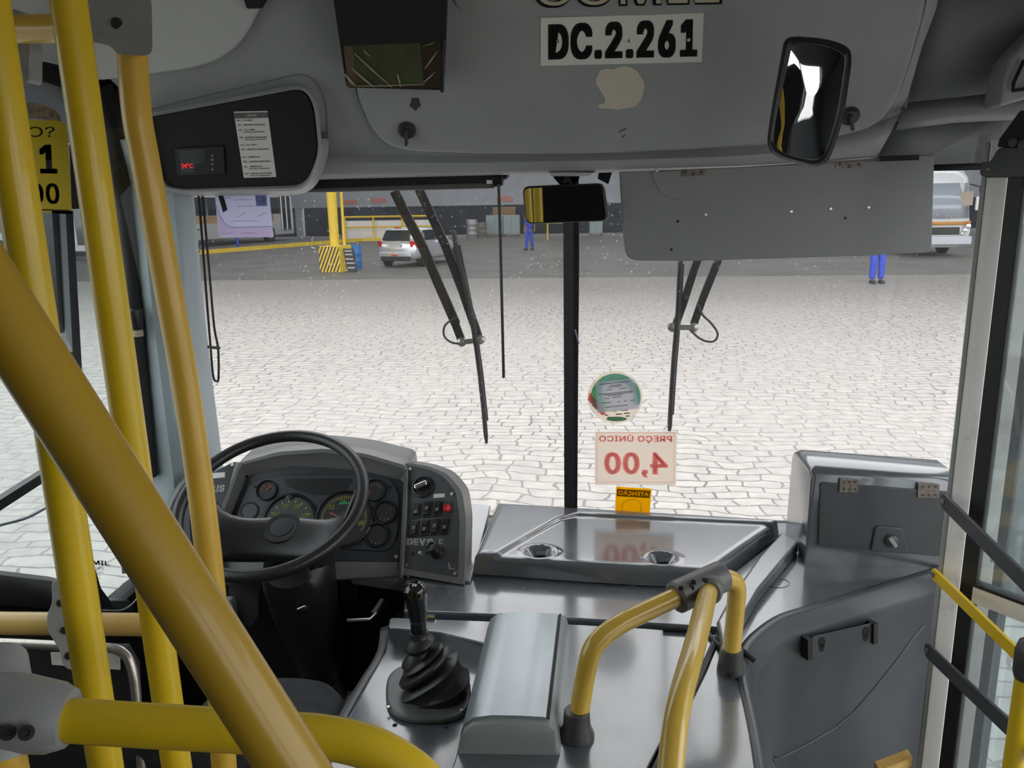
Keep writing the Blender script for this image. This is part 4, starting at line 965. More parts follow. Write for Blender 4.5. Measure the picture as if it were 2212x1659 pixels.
# rolled rim and side wall going down into the step well
n_ = len(E_)
def outn(i):
    a, b = E_[max(i - 1, 0)], E_[min(i + 1, n_ - 1)]; t = (b - a).normalized(); return V((t.y, -t.x, 0))
prof = [(-.012, .0), (.0, .0), (.004, -.002), (.014, -.016), (.024, -.031), (.026, -.036), (.026, -.048), (.022, -.06), (.022, -.2), (.02, -.5), (.02, -.75)]
rows = [[E_[i] + outn(i) * o + V((0, 0, dz + .0005)) for i in range(n_)] for o, dz in prof]
MB().loft(rows, cap=False, closed=False).build('side_wall', DASHD, r, solid=.004, soff=1, sharp=28)
# curved moulding line low on the side wall
def sw(u, v, off=0.0):
    """point on the side wall: nearest deck-edge segment pushed down along the sight line"""
    best = None
    for i in range(n_ - 1):
        a, b = E_[i] + outn(i) * .022, E_[i + 1] + outn(i + 1) * .022
        nrm = V(((b - a).y, -(b - a).x, 0)).normalized()
        rr = ray(u, v); den = rr.dot(nrm)
        if abs(den) < 1e-6: continue
        p = EYE + rr * ((a + nrm * off - EYE).dot(nrm) / den)
        t = (p - a).dot(b - a) / (b - a).length_squared
        if -.02 <= t <= 1.02 and p.z < DZ and (best is None or (p - EYE).length < (best - EYE).length): best = p
    return best
mpx = resample(U([(1668, 1645), (1740, 1610), (1800, 1575), (1840, 1543), (1890, 1485), (1935, 1428), (1970, 1380), (1996, 1350)]), 40)
ml = [sw(p.x, p.y, .003) for p in mpx]
ml = [p for p in ml if p is not None]
if len(ml) > 2: MB().tube(ml, .0045, 8).build('moulding_line', DASHD, r, sharp=80)
# raised rib to the right of the hatch
rib_t = [(1688, 1147), (1726, 1168), (1690, 1212), (1640, 1272), (1606, 1330), (1578, 1400), (1560, 1395), (1548, 1340), (1575, 1290), (1640, 1200)]
MB().prism(zp(rib_t, DZ + .035), (0, 0, -.036)).build('rib', DASH, r, bevel=.012, seg=3)
# left of the hatch: raised corner block beside the switches
_q = zp([(1000, 1085), (1060, 1091)], DZ + .05) + zp([(1018, 1256), (1002, 1256)], DZ + .006)
MB().hexa([V((p.x, p.y, DZ - .004)) for p in _q] + _q).build('corner_block', DASH, r, bevel=.008, seg=3)
m = MB(); m.tube(zp([(1682 + 23 * math.cos(t), 1260 + 9.5 * math.sin(t)) for t in [2 * PI * k / 28 for k in range(28)]], DZ + .0005), .0007, 6, closed=True); m.build('ring_mark', DASHD, r)
# mounting plate with keyhole slots on the side wall
pq = [sw(1743, 1368, .004), sw(1876, 1338, .004), sw(1878, 1376, .004), sw(1743, 1413, .004)]
if all(p is not None for p in pq):
    nn = (pq[1] - pq[0]).cross(pq[3] - pq[0]).normalized()
    if nn.dot(EYE - pq[0]) < 0: nn = -nn
    pq = [pq[0], pq[1], pq[1] + (pq[3] - pq[0]), pq[3]]
    pl = thing('keyhole_bracket', pq[3], 'dark metal mounting plate with two keyhole slots on the step-well side of the dash', 'bracket')
    MB().prism([p + nn * .014 for p in pq], nn * .003).build('plate', DASHD, pl, bevel=.001)
    ex, ey = (pq[1] - pq[0]), (pq[3] - pq[0])
    def bp(s, t, o=.0175): return pq[0] + ex * s + ey * t + nn * o
    for s in (.14, .85):
        k = [(.055 * math.cos(a), .13 * math.sin(a)) for a in [2 * PI * i / 20 for i in range(20)]]
        MB().prism([bp(s + x, .35 + y * 1.9) for x, y in k], nn * .0004).prism([bp(s + x * .75, .62 + y * 1.5) for x, y in k], nn * .0004).build('keyhole', MATTB, pl)
    for s in (-.06, 1.0): MB().prism([bp(s - .05, 0, .002), bp(s + .03, 0, .002), bp(s + .03, 1, .002), bp(s - .05, 1, .002)], nn * .022).build('fold', BLACK, pl, bevel=.001)
# yellow ribbed nosing at the foot of the step
a, b = Z(1900, 1668, 1.0), Z(1972, 1640, 1.0)
ns = MB().prism([a, b, b + V((.0, .035, .0)), a + V((0, .035, 0))], (0, 0, -.02))
for k in range(5): ns.bar(a + V((0, .004 + k * .0065, .001)), b + V((0, .004 + k * .0065, .001)), .003, .003)
ns.build('step_nosing', YELP, label='yellow ribbed step edging at the bottom beside the white door frame', cat='step edging')

# ---- raised hatch lid with two latches
t = thing('dash_hatch', Z(1250, 1262, DZ), 'glossy slate hatch lid with two sunken latches under the windscreen', 'hatch')
LZ = 1.43
c4 = [Z(1029, 1202, LZ), Z(1526, 1230, LZ), Z(1676, 1126, LZ), Z(1076, 1090, LZ)]      # front left, front right, back right, back left
Wd = zp([(1061, 1210), (1145, 1160), (1209, 1124), (1246, 1115), (1657, 1134)], LZ)
bowl = [(Z(1166, 1192, LZ), .042), (Z(1429, 1206, LZ), .042)]
def sdist(p):
    best = 1e9; sg = 1
    for a, b in zip(Wd, Wd[1:]):
        d = (b - a).xy; q = (p - a).xy; tt = max(0, min(1, q.dot(d) / d.length_squared)); dd = (q - d * tt).length
        if dd < best: best = dd; sg = 1 if (d.x * q.y - d.y * q.x) > 0 else -1
    return best * sg
def sm(x): x = max(0, min(1, x)); return x * x * (3 - 2 * x)
nx, ny = 130, 70
top = []
for j in range(ny + 1):
    row = []
    for i in range(nx + 1):
        p = c4[0].lerp(c4[1], i / nx).lerp(c4[3].lerp(c4[2], i / nx), j / ny)
        z = .009 * sm((sdist(p) + .006) / .013)
        for c, rad in bowl:
            q = (p - c).xy; q.y *= 1.15; d = q.length / rad
            if d < 1.6:
                z -= .026 * (1 - sm((d - .25) / .75)) if q.y > -.0 or True else 0
                z += .004 * sm((1.35 - d) / .3) * sm((d - .8) / .2) * (1 if q.y > 0 else .3)
        e = min(i, nx - i) / nx * .55; f = min(j, ny - j) / ny * .25; k = min(e, f) / .012
        z -= .006 * (1 - min(1, k)) ** 2
        row.append(p + V((0, 0, z)))
    top.append(row)
per = [top[0][i] for i in range(nx + 1)] + [top[j][nx] for j in range(1, ny + 1)] + [top[ny][i] for i in range(nx - 1, -1, -1)] + [top[j][0] for j in range(ny - 1, 0, -1)]
m = MB(); m.loft(top, cap=False, closed=False)
cen = sum(c4, V((0, 0, 0))) / 4
m.loft([per, [p + (p - cen).normalized() * .004 + V((0, 0, -.006)) for p in per], [V((p.x, p.y, DZ + .004)) + ((p - cen) * V((1, 1, 0))).normalized() * .012 for p in per]], cap=False)
m.build('lid', LID, t, weld=True, sharp=50)
for (c, rad) in bowl:
    b = MB().obox(c + V((.004, -.004, -.012)), V((.0125, 0, 0)), V((0, .007, .003)), V((0, -.003, .011))).build('latch', BLACK, t, bevel=.003)
    MB().obox(c + V((.004, -.004, -.024)), V((.02, 0, 0)), V((0, .016, 0)), V((0, 0, .004))).build('latch_seat', MATTB, b, bevel=.002)

# ---- engine cover behind the dash
r = thing('engine_cover', (0, 1.4, 1.0), 'glossy slate engine cover carrying the gear lever and the console box', 'engine cover')
up = zp([(841, 1333), (1060, 1341), (1225, 1347), (1400, 1357), (1552, 1371), (1512, 1449), (1455, 1550), (1410, 1640), (1360, 1740), (1100, 1740), (950, 1740), (985, 1632), (1000, 1560), (1045, 1430), (1055, 1392), (950, 1366), (838, 1356)], DZ)
TZ = 1.338
MB().prism(fillet(up, .012, 4), (0, 0, -.05)).build('cover', DASH, r, bevel=.01, seg=3)
tray = zp([(845, 1352), (1075, 1395), (1075, 1470), (1030, 1640), (1050, 1800), (640, 1800), (690, 1690), (742, 1556), (790, 1470), (826, 1408), (832, 1372)], TZ)
MB().prism(tray, (0, 0, -.05)).build('tray', DASH, r, bevel=.01, seg=3)
und = zp([(700, 1700), (1000, 1735), (1390, 1735), (1500, 1480), (1550, 1372), (846, 1345), (790, 1480)], 1.285)
MB().prism(und, (0, 0, -.43)).build('rear_panel', DASHD, r, bevel=.01)
lip = spline(zp([(838, 1352), (830, 1405), (790, 1472), (742, 1558), (690, 1690)], TZ), 5)
MB().loft([[p + V((.002, 0, .002)) for p in lip], [p + V((-.018, 0, -.006)) for p in lip], [p + V((-.022, 0, -.3)) for p in lip]], cap=False, closed=False).build('left_flank', DASHD, r, solid=.006)
m = MB(); m.tube([Z(1432, 1357, DZ + .006), Z(1500, 1361, DZ + .006)], .006, 8); m.build('hinge', BLACK, r)
m = MB(); m.tube([Z(885, 1328, DZ + .006), Z(940, 1332, DZ + .006)], .005, 8); m.build('hinge', CHROME, r)
for u, v in ((853, 1566), (964, 1570)): MB().lathe(Z(u, v, TZ + .0005), (0, 0, 1), [(.005, 0), (.004, .001)], 8).build('screw_hole', MATTB, r)
# curved bead on the right of the cover
MB().tube(spline(zp([(1392, 1720), (1430, 1635), (1474, 1540), (1512, 1462), (1545, 1388), (1560, 1360)], DZ), 5), .008, 8).build('seal_bead', RUBBER, r)

# ---- grey console box
t = thing('console_box', Z(1100, 1620, DZ), 'grey lidded console box on the engine cover beside the gear lever', 'console box')
BZ = 1.43
def cb(z, g=0):
    q = [Z(1000 - g, 1563 + g, z), Z(1199 + g, 1566 + g, z), Z(1223 + g, 1324 - g, z), Z(1062 - g * .5, 1320 - g, z)]
    return q
tp = cb(BZ)
def boxsec(k):                                       # cross section swept from front to back, rounded on the left
    a, b = tp[0].lerp(tp[3], k), tp[1].lerp(tp[2], k); w = b - a
    P = lambda s, z: a + w * s + V((0, 0, z))
    return [P(-.06, -.1), P(-.05, -.045), P(-.0, -.015), P(.1, -.002), P(.3, .003), P(.6, .003), P(.93, .0), P(1.0, -.008), P(1.03, -.03), P(1.06, -.068), P(1.06, -.1)]
secs = []
for k, sc, dz in ((-.03, 1, -.075), (-.028, 1, -.04), (-.022, 1, -.016), (-.01, 1, -.004), (.0, 1, 0), (.97, 1, 0), (.995, 1, -.006), (1.01, 1, -.03), (1.02, 1, -.075)):
    s = boxsec(k)
    if dz < 0: s = [V((p.x, p.y, min(p.z, BZ + .003 + dz))) for p in s]
    secs.append([V((p.x, p.y, max(p.z, DZ - .001))) for p in s])
MB().loft(secs).build('body', BOXG, t, sharp=50)
def lidsec(k):
    a, b = tp[0].lerp(tp[3], k), tp[1].lerp(tp[2], k); w = b - a
    return [a + w * s + V((0, 0, z)) for s, z in ((-.052, -.04), (-.045, -.03), (.0, -.009), (.1, .004), (.3, .009), (.6, .009), (.88, .007), (.91, .003), (.9, -.004), (.6, .0), (.3, .0), (.1, -.004), (0, -.018), (-.03, -.03))]
MB().loft([lidsec(k) for k in (.03, .035, .5, .95, .955)]).build('lid', BOXL, t, sharp=50)
m = MB(); m.bar(tp[1].lerp(tp[0], .075) + V((0, .01, .005)), tp[2].lerp(tp[3], .075) + V((0, -.015, .005)), .004, .003); m.build('lid_seal', MATTB, t)

# ---- gear lever
GY = Z(925, 1500, TZ).y
gy = lambda u, v: Y(u, v, GY)
t = thing('gear_lever', gy(920, 1510), 'black gear lever with ribbed rubber boot on the engine cover', 'gear lever')
def gring(L, R, dep=.9, n=28, sqr=.35):
    a, b = gy(700 + L[0] / 3.779, 1220 + L[1] / 3.779), gy(700 + R[0] / 3.779, 1220 + R[1] / 3.779)
    c = (a + b) / 2; h = (b - a) / 2; d = V((0, h.length * dep, 0)); o = []
    for k in range(n):
        x, y = math.cos(2 * PI * k / n), math.sin(2 * PI * k / n); e = 1 - sqr * .55
        x, y = math.copysign(abs(x) ** e, x), math.copysign(abs(y) ** e, y)
        o.append(c + h * x + d * y)
    return o
pl = [Z(925 + 92 * (math.copysign(abs(math.cos(a)) ** .7, math.cos(a))), 1492 + 62 * (math.copysign(abs(math.sin(a)) ** .7, math.sin(a))), TZ + .012) for a in [2 * PI * k / 40 for k in range(40)]]
MB().prism(pl, (0, 0, -.013)).build('base_plate', mat('grey lever plate', (.1, .105, .11), .4, var=.1), t, bevel=.006, seg=3)
rg = [((560, 1100), (1185, 990)), ((575, 1070), (1180, 930)), ((620, 1090), (1130, 900)), ((650, 1075), (1090, 830)), ((625, 1045), (1083, 775)), ((640, 1020), (1075, 765)), ((690, 985), (1005, 765)), ((640, 965), (1018, 705)), ((618, 945), (1008, 690)), ((680, 895), (945, 690)), ((650, 870), (965, 672)), ((655, 850), (945, 660)), ((690, 815), (880, 690)),
      ((640, 812), (905, 790)), ((637, 800), (900, 775)), ((690, 720), (855, 700)), ((660, 683), (898, 620)), ((658, 668), (890, 600)), ((692, 610), (862, 585)), ((702, 590), (850, 570)), ((702, 550), (850, 540)), ((712, 545), (840, 535))]
def shrink(a, b, k): m_ = ((a[0] + b[0]) / 2, (a[1] + b[1]) / 2); return tuple(m_[j] + (a[j] - m_[j]) * k for j in (0, 1)), tuple(m_[j] + (b[j] - m_[j]) * k for j in (0, 1))
MB().loft([gring(*shrink(a, b, .9 if i in (6, 9, 12, 15) else 1.02 if i in (4, 7, 10, 13, 16) else 1), .8 if i < 12 else .95, sqr=.5 if i < 6 else .15) for i, (a, b) in enumerate(rg)]).build('boot', BOOT, t, sharp=42)
kr = [((712, 550), (838, 545)), ((706, 470), (838, 460)), ((704, 440), (838, 432)), ((690, 380), (836, 370)), ((672, 320), (836, 310)), ((655, 260), (838, 250)), ((650, 215), (834, 205)), ((662, 175), (818, 165)), ((690, 158), (795, 152)), ((700, 165), (785, 160)), ((705, 200), (780, 195))]
MB().loft([gring(a, b, 1.0, sqr=.2) for a, b in kr]).build('knob', mat('gloss black knob', (.008, .008, .009), .12, coat=.5), t, sharp=60)
c = gy(700 + 742 / 3.779, 1220 + 165 / 3.779)
MB().lathe(c + V((0, 0, -.012)), (0, -.3, 1), [(.007, 0), (.006, .012), (.003, .016)], 12).build('knob_pin', STEEL, t)
MB().tube([q for q in gring((706, 455), (838, 446), 1.02)], .0012, 6, closed=True).build('collar_line', RUBBER, t)
for u, v in ((839, 1527), (997, 1534)): MB().lathe(Z(u, v, TZ + .0125), (0, 0, 1), [(.004, 0), (.003, .0015)], 8).build('screw', STEEL, t)

# ---- yellow grab rail on the engine cover
f1, f2 = Z(1246, 1590, DZ), Z(1578, 1452, DZ)
n_r = (f2 - f1).cross(V((0, 0, 1))).normalized()
PG = PL(f1, n_r)
t = thing('grab_rail', f1, 'yellow bent grab rail with grey clamp standing on the engine cover', 'grab rail')
rail = fillet([PG.at(u, v) for u, v in [(1246, 1580), (1262, 1470), (1284, 1372), (1470, 1286), (1546, 1249), (1594, 1252), (1588, 1330), (1577, 1438)]], [0, .0, .085, .0, .03, .03, 0, 0], 8, closed=False)
rr = .0178
MB().tube(rail, rr, 20).build('rail', GRABY, t, sharp=70)
b0, b1 = PG.at(1533, 1262), D(1446, 1680, 1.05)
_e = D(1440, 1900, .95)
lb = fillet([b0, D(1503, 1390, 1.28), D(1462, 1530, 1.12), b1, _e, V((_e.x, _e.y - .02, .855))], [0, .1, .12, .1, .1, 0], 6, closed=False)
MB().tube(lb, rr * 1.0, 20).build('long_rail', GRABY, t, sharp=70)
a, b = PG.at(1458, 1292), PG.at(1560, 1244); d = (b - a).normalized()
MB().tube([a, a + d * .004, b - d * .004, b], [rr * 1.4, rr * 1.68, rr * 1.68, rr * 1.5], 24).build('clamp', CLAMPM, t)
dd = (D(1503, 1390, 1.28) - b0).normalized()
MB().tube([b0 - dd * .01, b0 + dd * .004, b0 + dd * .036, b0 + dd * .04], [rr * 1.4, rr * 1.62, rr * 1.5, rr * 1.3], 24).build('clamp', CLAMPM, t)
for u, v in ((1471, 1271), (1498, 1258), (1494, 1270), (1523, 1254)):
    p = PG.at(u, v) - n_r * (0 if n_r.dot(EYE - f1) < 0 else 0)
    q = p + (EYE - p).normalized() * .031
    MB().lathe(q, (EYE - p), [(.005, -.004), (.005, .002), (.002, .0022), (.002, .0005)], 12).build('bolt', BLACK, t)
for (f, sc) in ((f1, 1.15), (f2, 1.0)):
    ft = MB().lathe(f, (0, 0, 1), [(.027 * sc, 0), (.027 * sc, .006), (.0245, .022), (.0225, .05), (.0205, .052)], 24).build('foot', CLAMPD, t)
    q = f + (EYE - f).normalized() * .03; q.z = f.z + .012
    MB().lathe(q, V((EYE.x - f.x, EYE.y - f.y, 1.2)), [(.006, -.002), (.005, .002), (.002, .0025)], 10).build('foot_bolt', BLACK, ft)
# black cable clipped by the rail foot
MB().tube(spline([Z(1530, 1370, DZ + .004), Z(1552, 1392, DZ + .006), Z(1572, 1408, DZ + .012), Z(1598, 1402, DZ + .014), Z(1630, 1428, DZ - .0)], 6), .0055, 8).build('black_cable', RUBBER, label='black cable bent around the rear foot of the yellow grab rail', cat='cable')

# ---- glove box on the right
t = thing('glove_box', Z(1880, 1220, DZ), 'slate glove box with hinged door on the dash beside the entrance', 'glove box')
fy = 1.96
def gb(u, v): return Y(u, v, fy)
A = [gb(1752, 1018), gb(2075, 1042), gb(2060, 1240), gb(1745, 1206)]
for p in A[2:]: p.z = DZ + .0
tb = [V((A[0].x + .012, 2.16, gb(1762, 1018).z + .012)), V((A[1].x, 2.15, A[1].z + .01))]
sec = lambda x, zt, zb: [V((x, fy, zb)), V((x, fy, zt - .02)), V((x, fy + .006, zt - .008)), V((x, fy + .02, zt)), V((x, 2.1, zt + .0)), V((x, 2.14, zt - .015)), V((x, 2.16, zb))]
x0, x1 = A[0].x, A[1].x; zt0, zt1 = A[0].z + .012, A[1].z + .012
MB().loft([sec(x0, zt0 - .02, DZ), sec(x0 + .004, zt0 - .006, DZ), sec(x0 + .014, zt0, DZ), sec(x1, zt1, DZ)]).build('housing', DASH, t, sharp=45)
dr = [gb(1771, 1040), gb(2062, 1062), gb(2050, 1202), gb(1766, 1176)]
fo = V((0, -.001, 0))
MB().prism([p + fo for p in fillet(dr, .008, 3)], (0, -.006, 0)).build('door', DASHD, t, bevel=.002)
for (u0, u1, v0, v1) in ((1812, 1852, 1030, 1060), (1980, 2026, 1040, 1072)):
    h = MB().prism([gb(u0, v0) + V((0, -.008, 0)), gb(u1, v0 + 3) + V((0, -.008, 0)), gb(u1 - 2, v1 + 1) + V((0, -.008, 0)), gb(u0 - 2, v1) + V((0, -.008, 0))], (0, -.003, 0)).build('hinge', RUSTY, t, bevel=.0008)
    for s in (.2, .5, .8):
        for q in (.25, .8): MB().lathe(gb(u0 + (u1 - u0) * s, v0 + (v1 - v0) * q) + V((0, -.0115, 0)), (0, -1, 0), [(.0028, 0), (.002, .001)], 8).build('screw', CLAMPD, h)
lt = [gb(1888, 1132), gb(1944, 1136), gb(1960, 1192), gb(1877, 1188)]
MB().prism([p + V((0, -.007, 0)) for p in fillet(lt, .01, 4)], (0, -.006, 0)).build('latch_pad', DASHD, t, bevel=.003)
c = gb(1921, 1163) + V((0, -.013, 0))
kb = MB().lathe(c, (0, -1, 0), [(.016, 0), (.016, .006), (.014, .008)], 20).build('latch_knob', DASHD, t, sharp=50)
MB().obox(c + V((0, -.011, 0)), V((.004, 0, .003)), V((0, .004, 0)), V((-.009, 0, .012))).build('knob_grip', CLAMP, kb, bevel=.002)

# ---- instrument binnacle
PI_ = PL(Y(690, 1100, 1.95), (0.04, -.8, .6))
I = PI_.at
t = thing('instrument_cluster', I(680, 1240), 'hooded instrument cluster with round gauges behind the steering wheel', 'instrument cluster')
arc0 = [(480, 1250), (497, 1120), (533, 1030), (600, 1009), (700, 1005), (790, 1015), (872, 1038), (868, 1120), (861, 1240)]
arc1 = [(462, 1256), (478, 1120), (520, 1004), (600, 984), (700, 977), (790, 988), (879, 1014), (876, 1120), (866, 1250)]
arc2 = [(450, 1262), (468, 1120), (516, 1000), (600, 976), (700, 969), (790, 980), (881, 1007), (878, 1120), (866, 1256)]
nA = 60
def arc(px, off): return [I(p.x, p.y, off) for p in resample(U(px), nA)]
def arcb(px, y): return [Y(p.x, p.y, y) for p in resample(U(px), nA)]
m = MB(); m.loft([arc([(490, 1250), (505, 1120), (545, 1044), (605, 1022), (700, 1018), (785, 1028), (864, 1052), (862, 1120), (856, 1240)], -.012), arc(arc0, -.002), arc(arc1, .045), arc(arc2, .047), [V((p.x, p.y + .02, p.z + .004)) for p in arc(arc2, .04)], [V((p.x, 2.12, p.z + .012)) for p in arc(arc2, .02)]], cap=False, closed=False)
m.build('hood', INSTR, t, solid=.004, sharp=40)
MB().prism(PI_.many([(480, 1206), (499, 1110), (535, 1027), (632, 1007), (775, 1017), (872, 1038), (861, 1214)], .0), PI_.n * -.01).build('back_plate', FACE, t)
MB().prism(PI_.many([(478, 1208), (862, 1213), (866, 1246), (470, 1262)], .004), PI_.n * -.02).build('lower_lip', INSTR, t, bevel=.006)
inner = fillet(PI_.many([(494, 1188), (512, 1110), (540, 1042), (605, 1027), (760, 1026), (845, 1036), (864, 1070), (860, 1160), (838, 1193), (725, 1186)]), [.01, .0, .03, .0, .0, .02, .02, .03, .03, .0], 4)
MB().prism(inner, PI_.n * .006).build('gauge_panel', mat('slate gauge panel', (.045, .052, .062), .38, var=.1), t, bevel=.003)
MB().prism(fillet(PI_.many([(611, 1034), (764, 1034), (745, 1062), (735, 1067), (675, 1070), (655, 1063), (620, 1050)], .0062), .008, 3), PI_.n * .0012).build('warning_strip', mat('dark warning strip', (.022, .022, .024), .3), t)
e1 = V((1, 0, 0)); e1 = (e1 - PI_.n * e1.dot(PI_.n)).normalized(); e2 = PI_.n.cross(e1)
def gauge(u, v, rad, dial, name, marks=(), needle=None, ring=.14):
    c = I(u, v, .006)
    rr = rad * 2.05 / FPX * 1.1
    b = MB().lathe(c, PI_.n, [(rr, 0), (rr, .006), (rr * .95, .009), (rr * (1 - ring * .6), .009), (rr * (1 - ring), .003), (rr * (1 - ring), .0015)], 36).build(name, BLACK, t, sharp=40)
    MB().lathe(c, PI_.n, [(rr * (1 - ring), .0012), (rr * (1 - ring) * .99, .0018)], 36).build('dial', dial, b)
    k = 0
    for mt, segs in marks:
        m = MB()
        for (a0, r0, a1, r1, w) in segs:
            p = c + PI_.n * .0024 + (e1 * math.cos(a0) + e2 * math.sin(a0)) * rr * r0; q = c + PI_.n * .0024 + (e1 * math.cos(a1) + e2 * math.sin(a1)) * rr * r1
            m.bar(p, q, w, .0006, PI_.n)
        m.build('scale_marks', mt, b)
    if needle:
        a, r0, mt = needle
        p = c + PI_.n * .004 ; q = p + (e1 * math.cos(a) + e2 * math.sin(a)) * rr * r0
        MB().bar(p, q, .0025, .001, PI_.n).build('needle', mt, b)
    return b, c, rr
d2 = math.radians
def ticks(a0, a1, n, r0, r1, w): return [(d2(a0 + (a1 - a0) * i / (n - 1)), r0, d2(a0 + (a1 - a0) * i / (n - 1)), r1, w) for i in range(n)]
def arcm(a0, a1, rad, w, n=6): return [(d2(a0 + (a1 - a0) * i / n), rad, d2(a0 + (a1 - a0) * (i + 1) / n), rad, w) for i in range(n)]
def gnum(b, c, rr, items, mt=YMARK, s=.14, rad=.62):
    m = MB()
    for txt, a in items:
        p = c + PI_.n * .0026 + (e1 * math.cos(d2(a)) + e2 * math.sin(d2(a))) * rr * rad
        w = rr * s * len(txt) * .62; h = rr * s
        text_on(m, txt, [p - e1 * w / 2 + e2 * h / 2, p + e1 * w / 2 + e2 * h / 2, p + e1 * w / 2 - e2 * h / 2, p - e1 * w / 2 - e2 * h / 2], .02)
    m.build('numerals', mt, b)
gauge(577, 1060, 22, GDIAL, 'pressure_gauge', [(RMARK, arcm(190, 110, .55, .0016) + [(d2(60), .1, d2(50), .6, .0014)]), (YMARK, ticks(70, 10, 4, .5, .62, .001))], (d2(45), .6, RMARK))
MB().lathe(I(540, 1104, .006), PI_.n, [(.024, 0), (.024, .003), (.021, .0045), (.02, .0035)], 28).build('blank_cap', FACE, t, sharp=40)
b, c, rr = gauge(626, 1124, 56, GDIALG, 'speedometer', [(YMARK, ticks(200, -20, 12, .66, .76, .0014))], None, .12)
gnum(b, c, rr, [('40', 160), ('60', 112), ('80', 68), ('100', 20), ('20', 200), ('120', -22)], rad=.56)
b, c, rr = gauge(743, 1121, 59, GDIAL, 'rev_counter', [(YMARK, ticks(215, -30, 46, .72, .8, .0009)), (GMARK, arcm(112, 75, .56, .006, 5))], (d2(160), .55, mat('pink red needle', (.6, .12, .1), .5)), .1)
gnum(b, c, rr, [('5', 192), ('10', 140), ('15', 100), ('20', 62), ('25', 25), ('30', -12)], s=.15, rad=.62)
MB().tube([c + PI_.n * .0026 + e2 * rr * .18 + (e1 * math.cos(a) + e2 * math.sin(a)) * rr * .07 for a in [2 * PI * k / 16 for k in range(16)]], .0004, 5, closed=True).bar(c + PI_.n * .0026 + e2 * rr * .18, c + PI_.n * .0026 + e2 * rr * .25, .0008, .0005).bar(c + PI_.n * .0026 + e2 * rr * .18, c + PI_.n * .0026 + e2 * rr * .15 + e1 * rr * .06, .0008, .0005).bar(c + PI_.n * .0026 + e2 * rr * .18, c + PI_.n * .0026 + e2 * rr * .15 - e1 * rr * .06, .0008, .0005).build('dial_emblem', CLAMP, b)
gauge(810, 1060, 24, GDIAL, 'pressure_gauge', [(RMARK, arcm(215, 185, .5, .004, 3) + arcm(170, 150, .6, .002, 3)), (YMARK, ticks(130, 30, 5, .5, .62, .001))])
gauge(832, 1107, 25, GDIAL, 'fuel_gauge', [(YMARK, ticks(-60, -120, 3, .6, .7, .0012))], None, .24)
gauge(814, 1156, 26, GDIAL, 'oil_gauge', [(YMARK, ticks(-60, -120, 3, .6, .7, .0012))], None, .24)
MB().lathe(I(626, 1073, .008), PI_.n, [(.009, 0), (.009, .005), (.004, .006)], 14).build('reset_knob', FACE, t)
for u, v in ((551, 1051), (842, 1052), (779, 1177), (533, 1029)): MB().lathe(I(u, v, .0063), PI_.n, [(.0042, 0), (.0042, .0012), (.0025, .0014)], 10).build('screw', INK, t)
for u, v in ((867, 1030), (856, 1203)): MB().lathe(I(u, v, .002), PI_.n, [(.0055, 0), (.005, .003), (.002, .003)], 12).build('panel_bolt', STEEL, t)

# ---- switch panel right of the cluster
PW = PL(Y(930, 1130, 1.9), (-.16, -.8, .56))
S = PW.at
t = thing('switch_panel', S(935, 1255), 'dark switch panel with rocker switches and a red button right of the gauges', 'switch panel')
plate = fillet(PW.many([(882, 1006), (925, 1015), (957, 1028), (986, 1062), (994, 1120), (990, 1248), (873, 1228)]), [.004, .0, .02, .02, .02, .004, .004], 4)
sur = fillet(PW.many([(876, 1000), (925, 1008), (968, 1024), (1000, 1062), (1008, 1120), (1004, 1264), (864, 1240)]), [.004, .0, .02, .02, .02, .004, .004], 4)
def rsm(c): return resample(c + [c[0].copy()], 61)[:-1]
plr, sur_r = rsm(plate), rsm(sur)
MB().loft([[p - PW.n * .002 for p in plr], [p + PW.n * .004 for p in plr], [p + PW.n * .006 for p in sur_r], [p - PW.n * .01 for p in sur_r], [V((p.x + .004, p.y + .08, p.z - .02)) for p in sur_r]], cap=False).build('surround', INSTR, t, sharp=50)
MB().prism(plate, PW.n * .002).build('plate', mat('charcoal switch plate', (.07, .075, .083), .45, var=.12, vscale=30), t)
w1_ = V((1, 0, 0)); w1_ = (w1_ - PW.n * w1_.dot(PW.n)).normalized(); w2_ = PW.n.cross(w1_)
c = S(914, 1052, .002)
hk = MB().lathe(c, PW.n, [(.03, 0), (.03, .006), (.027, .008), (.024, .008), (.022, .003), (.02, .003)], 30).build('light_switch', BLACK, t, sharp=40)
MB().obox(c + PW.n * .014, (w1_ * .9 + w2_ * .35) * .019, (w2_ * .9 - w1_ * .35) * .0075, PW.n * .011).build('light_knob', CHROME, hk, bevel=.005, seg=3)
ki = 0
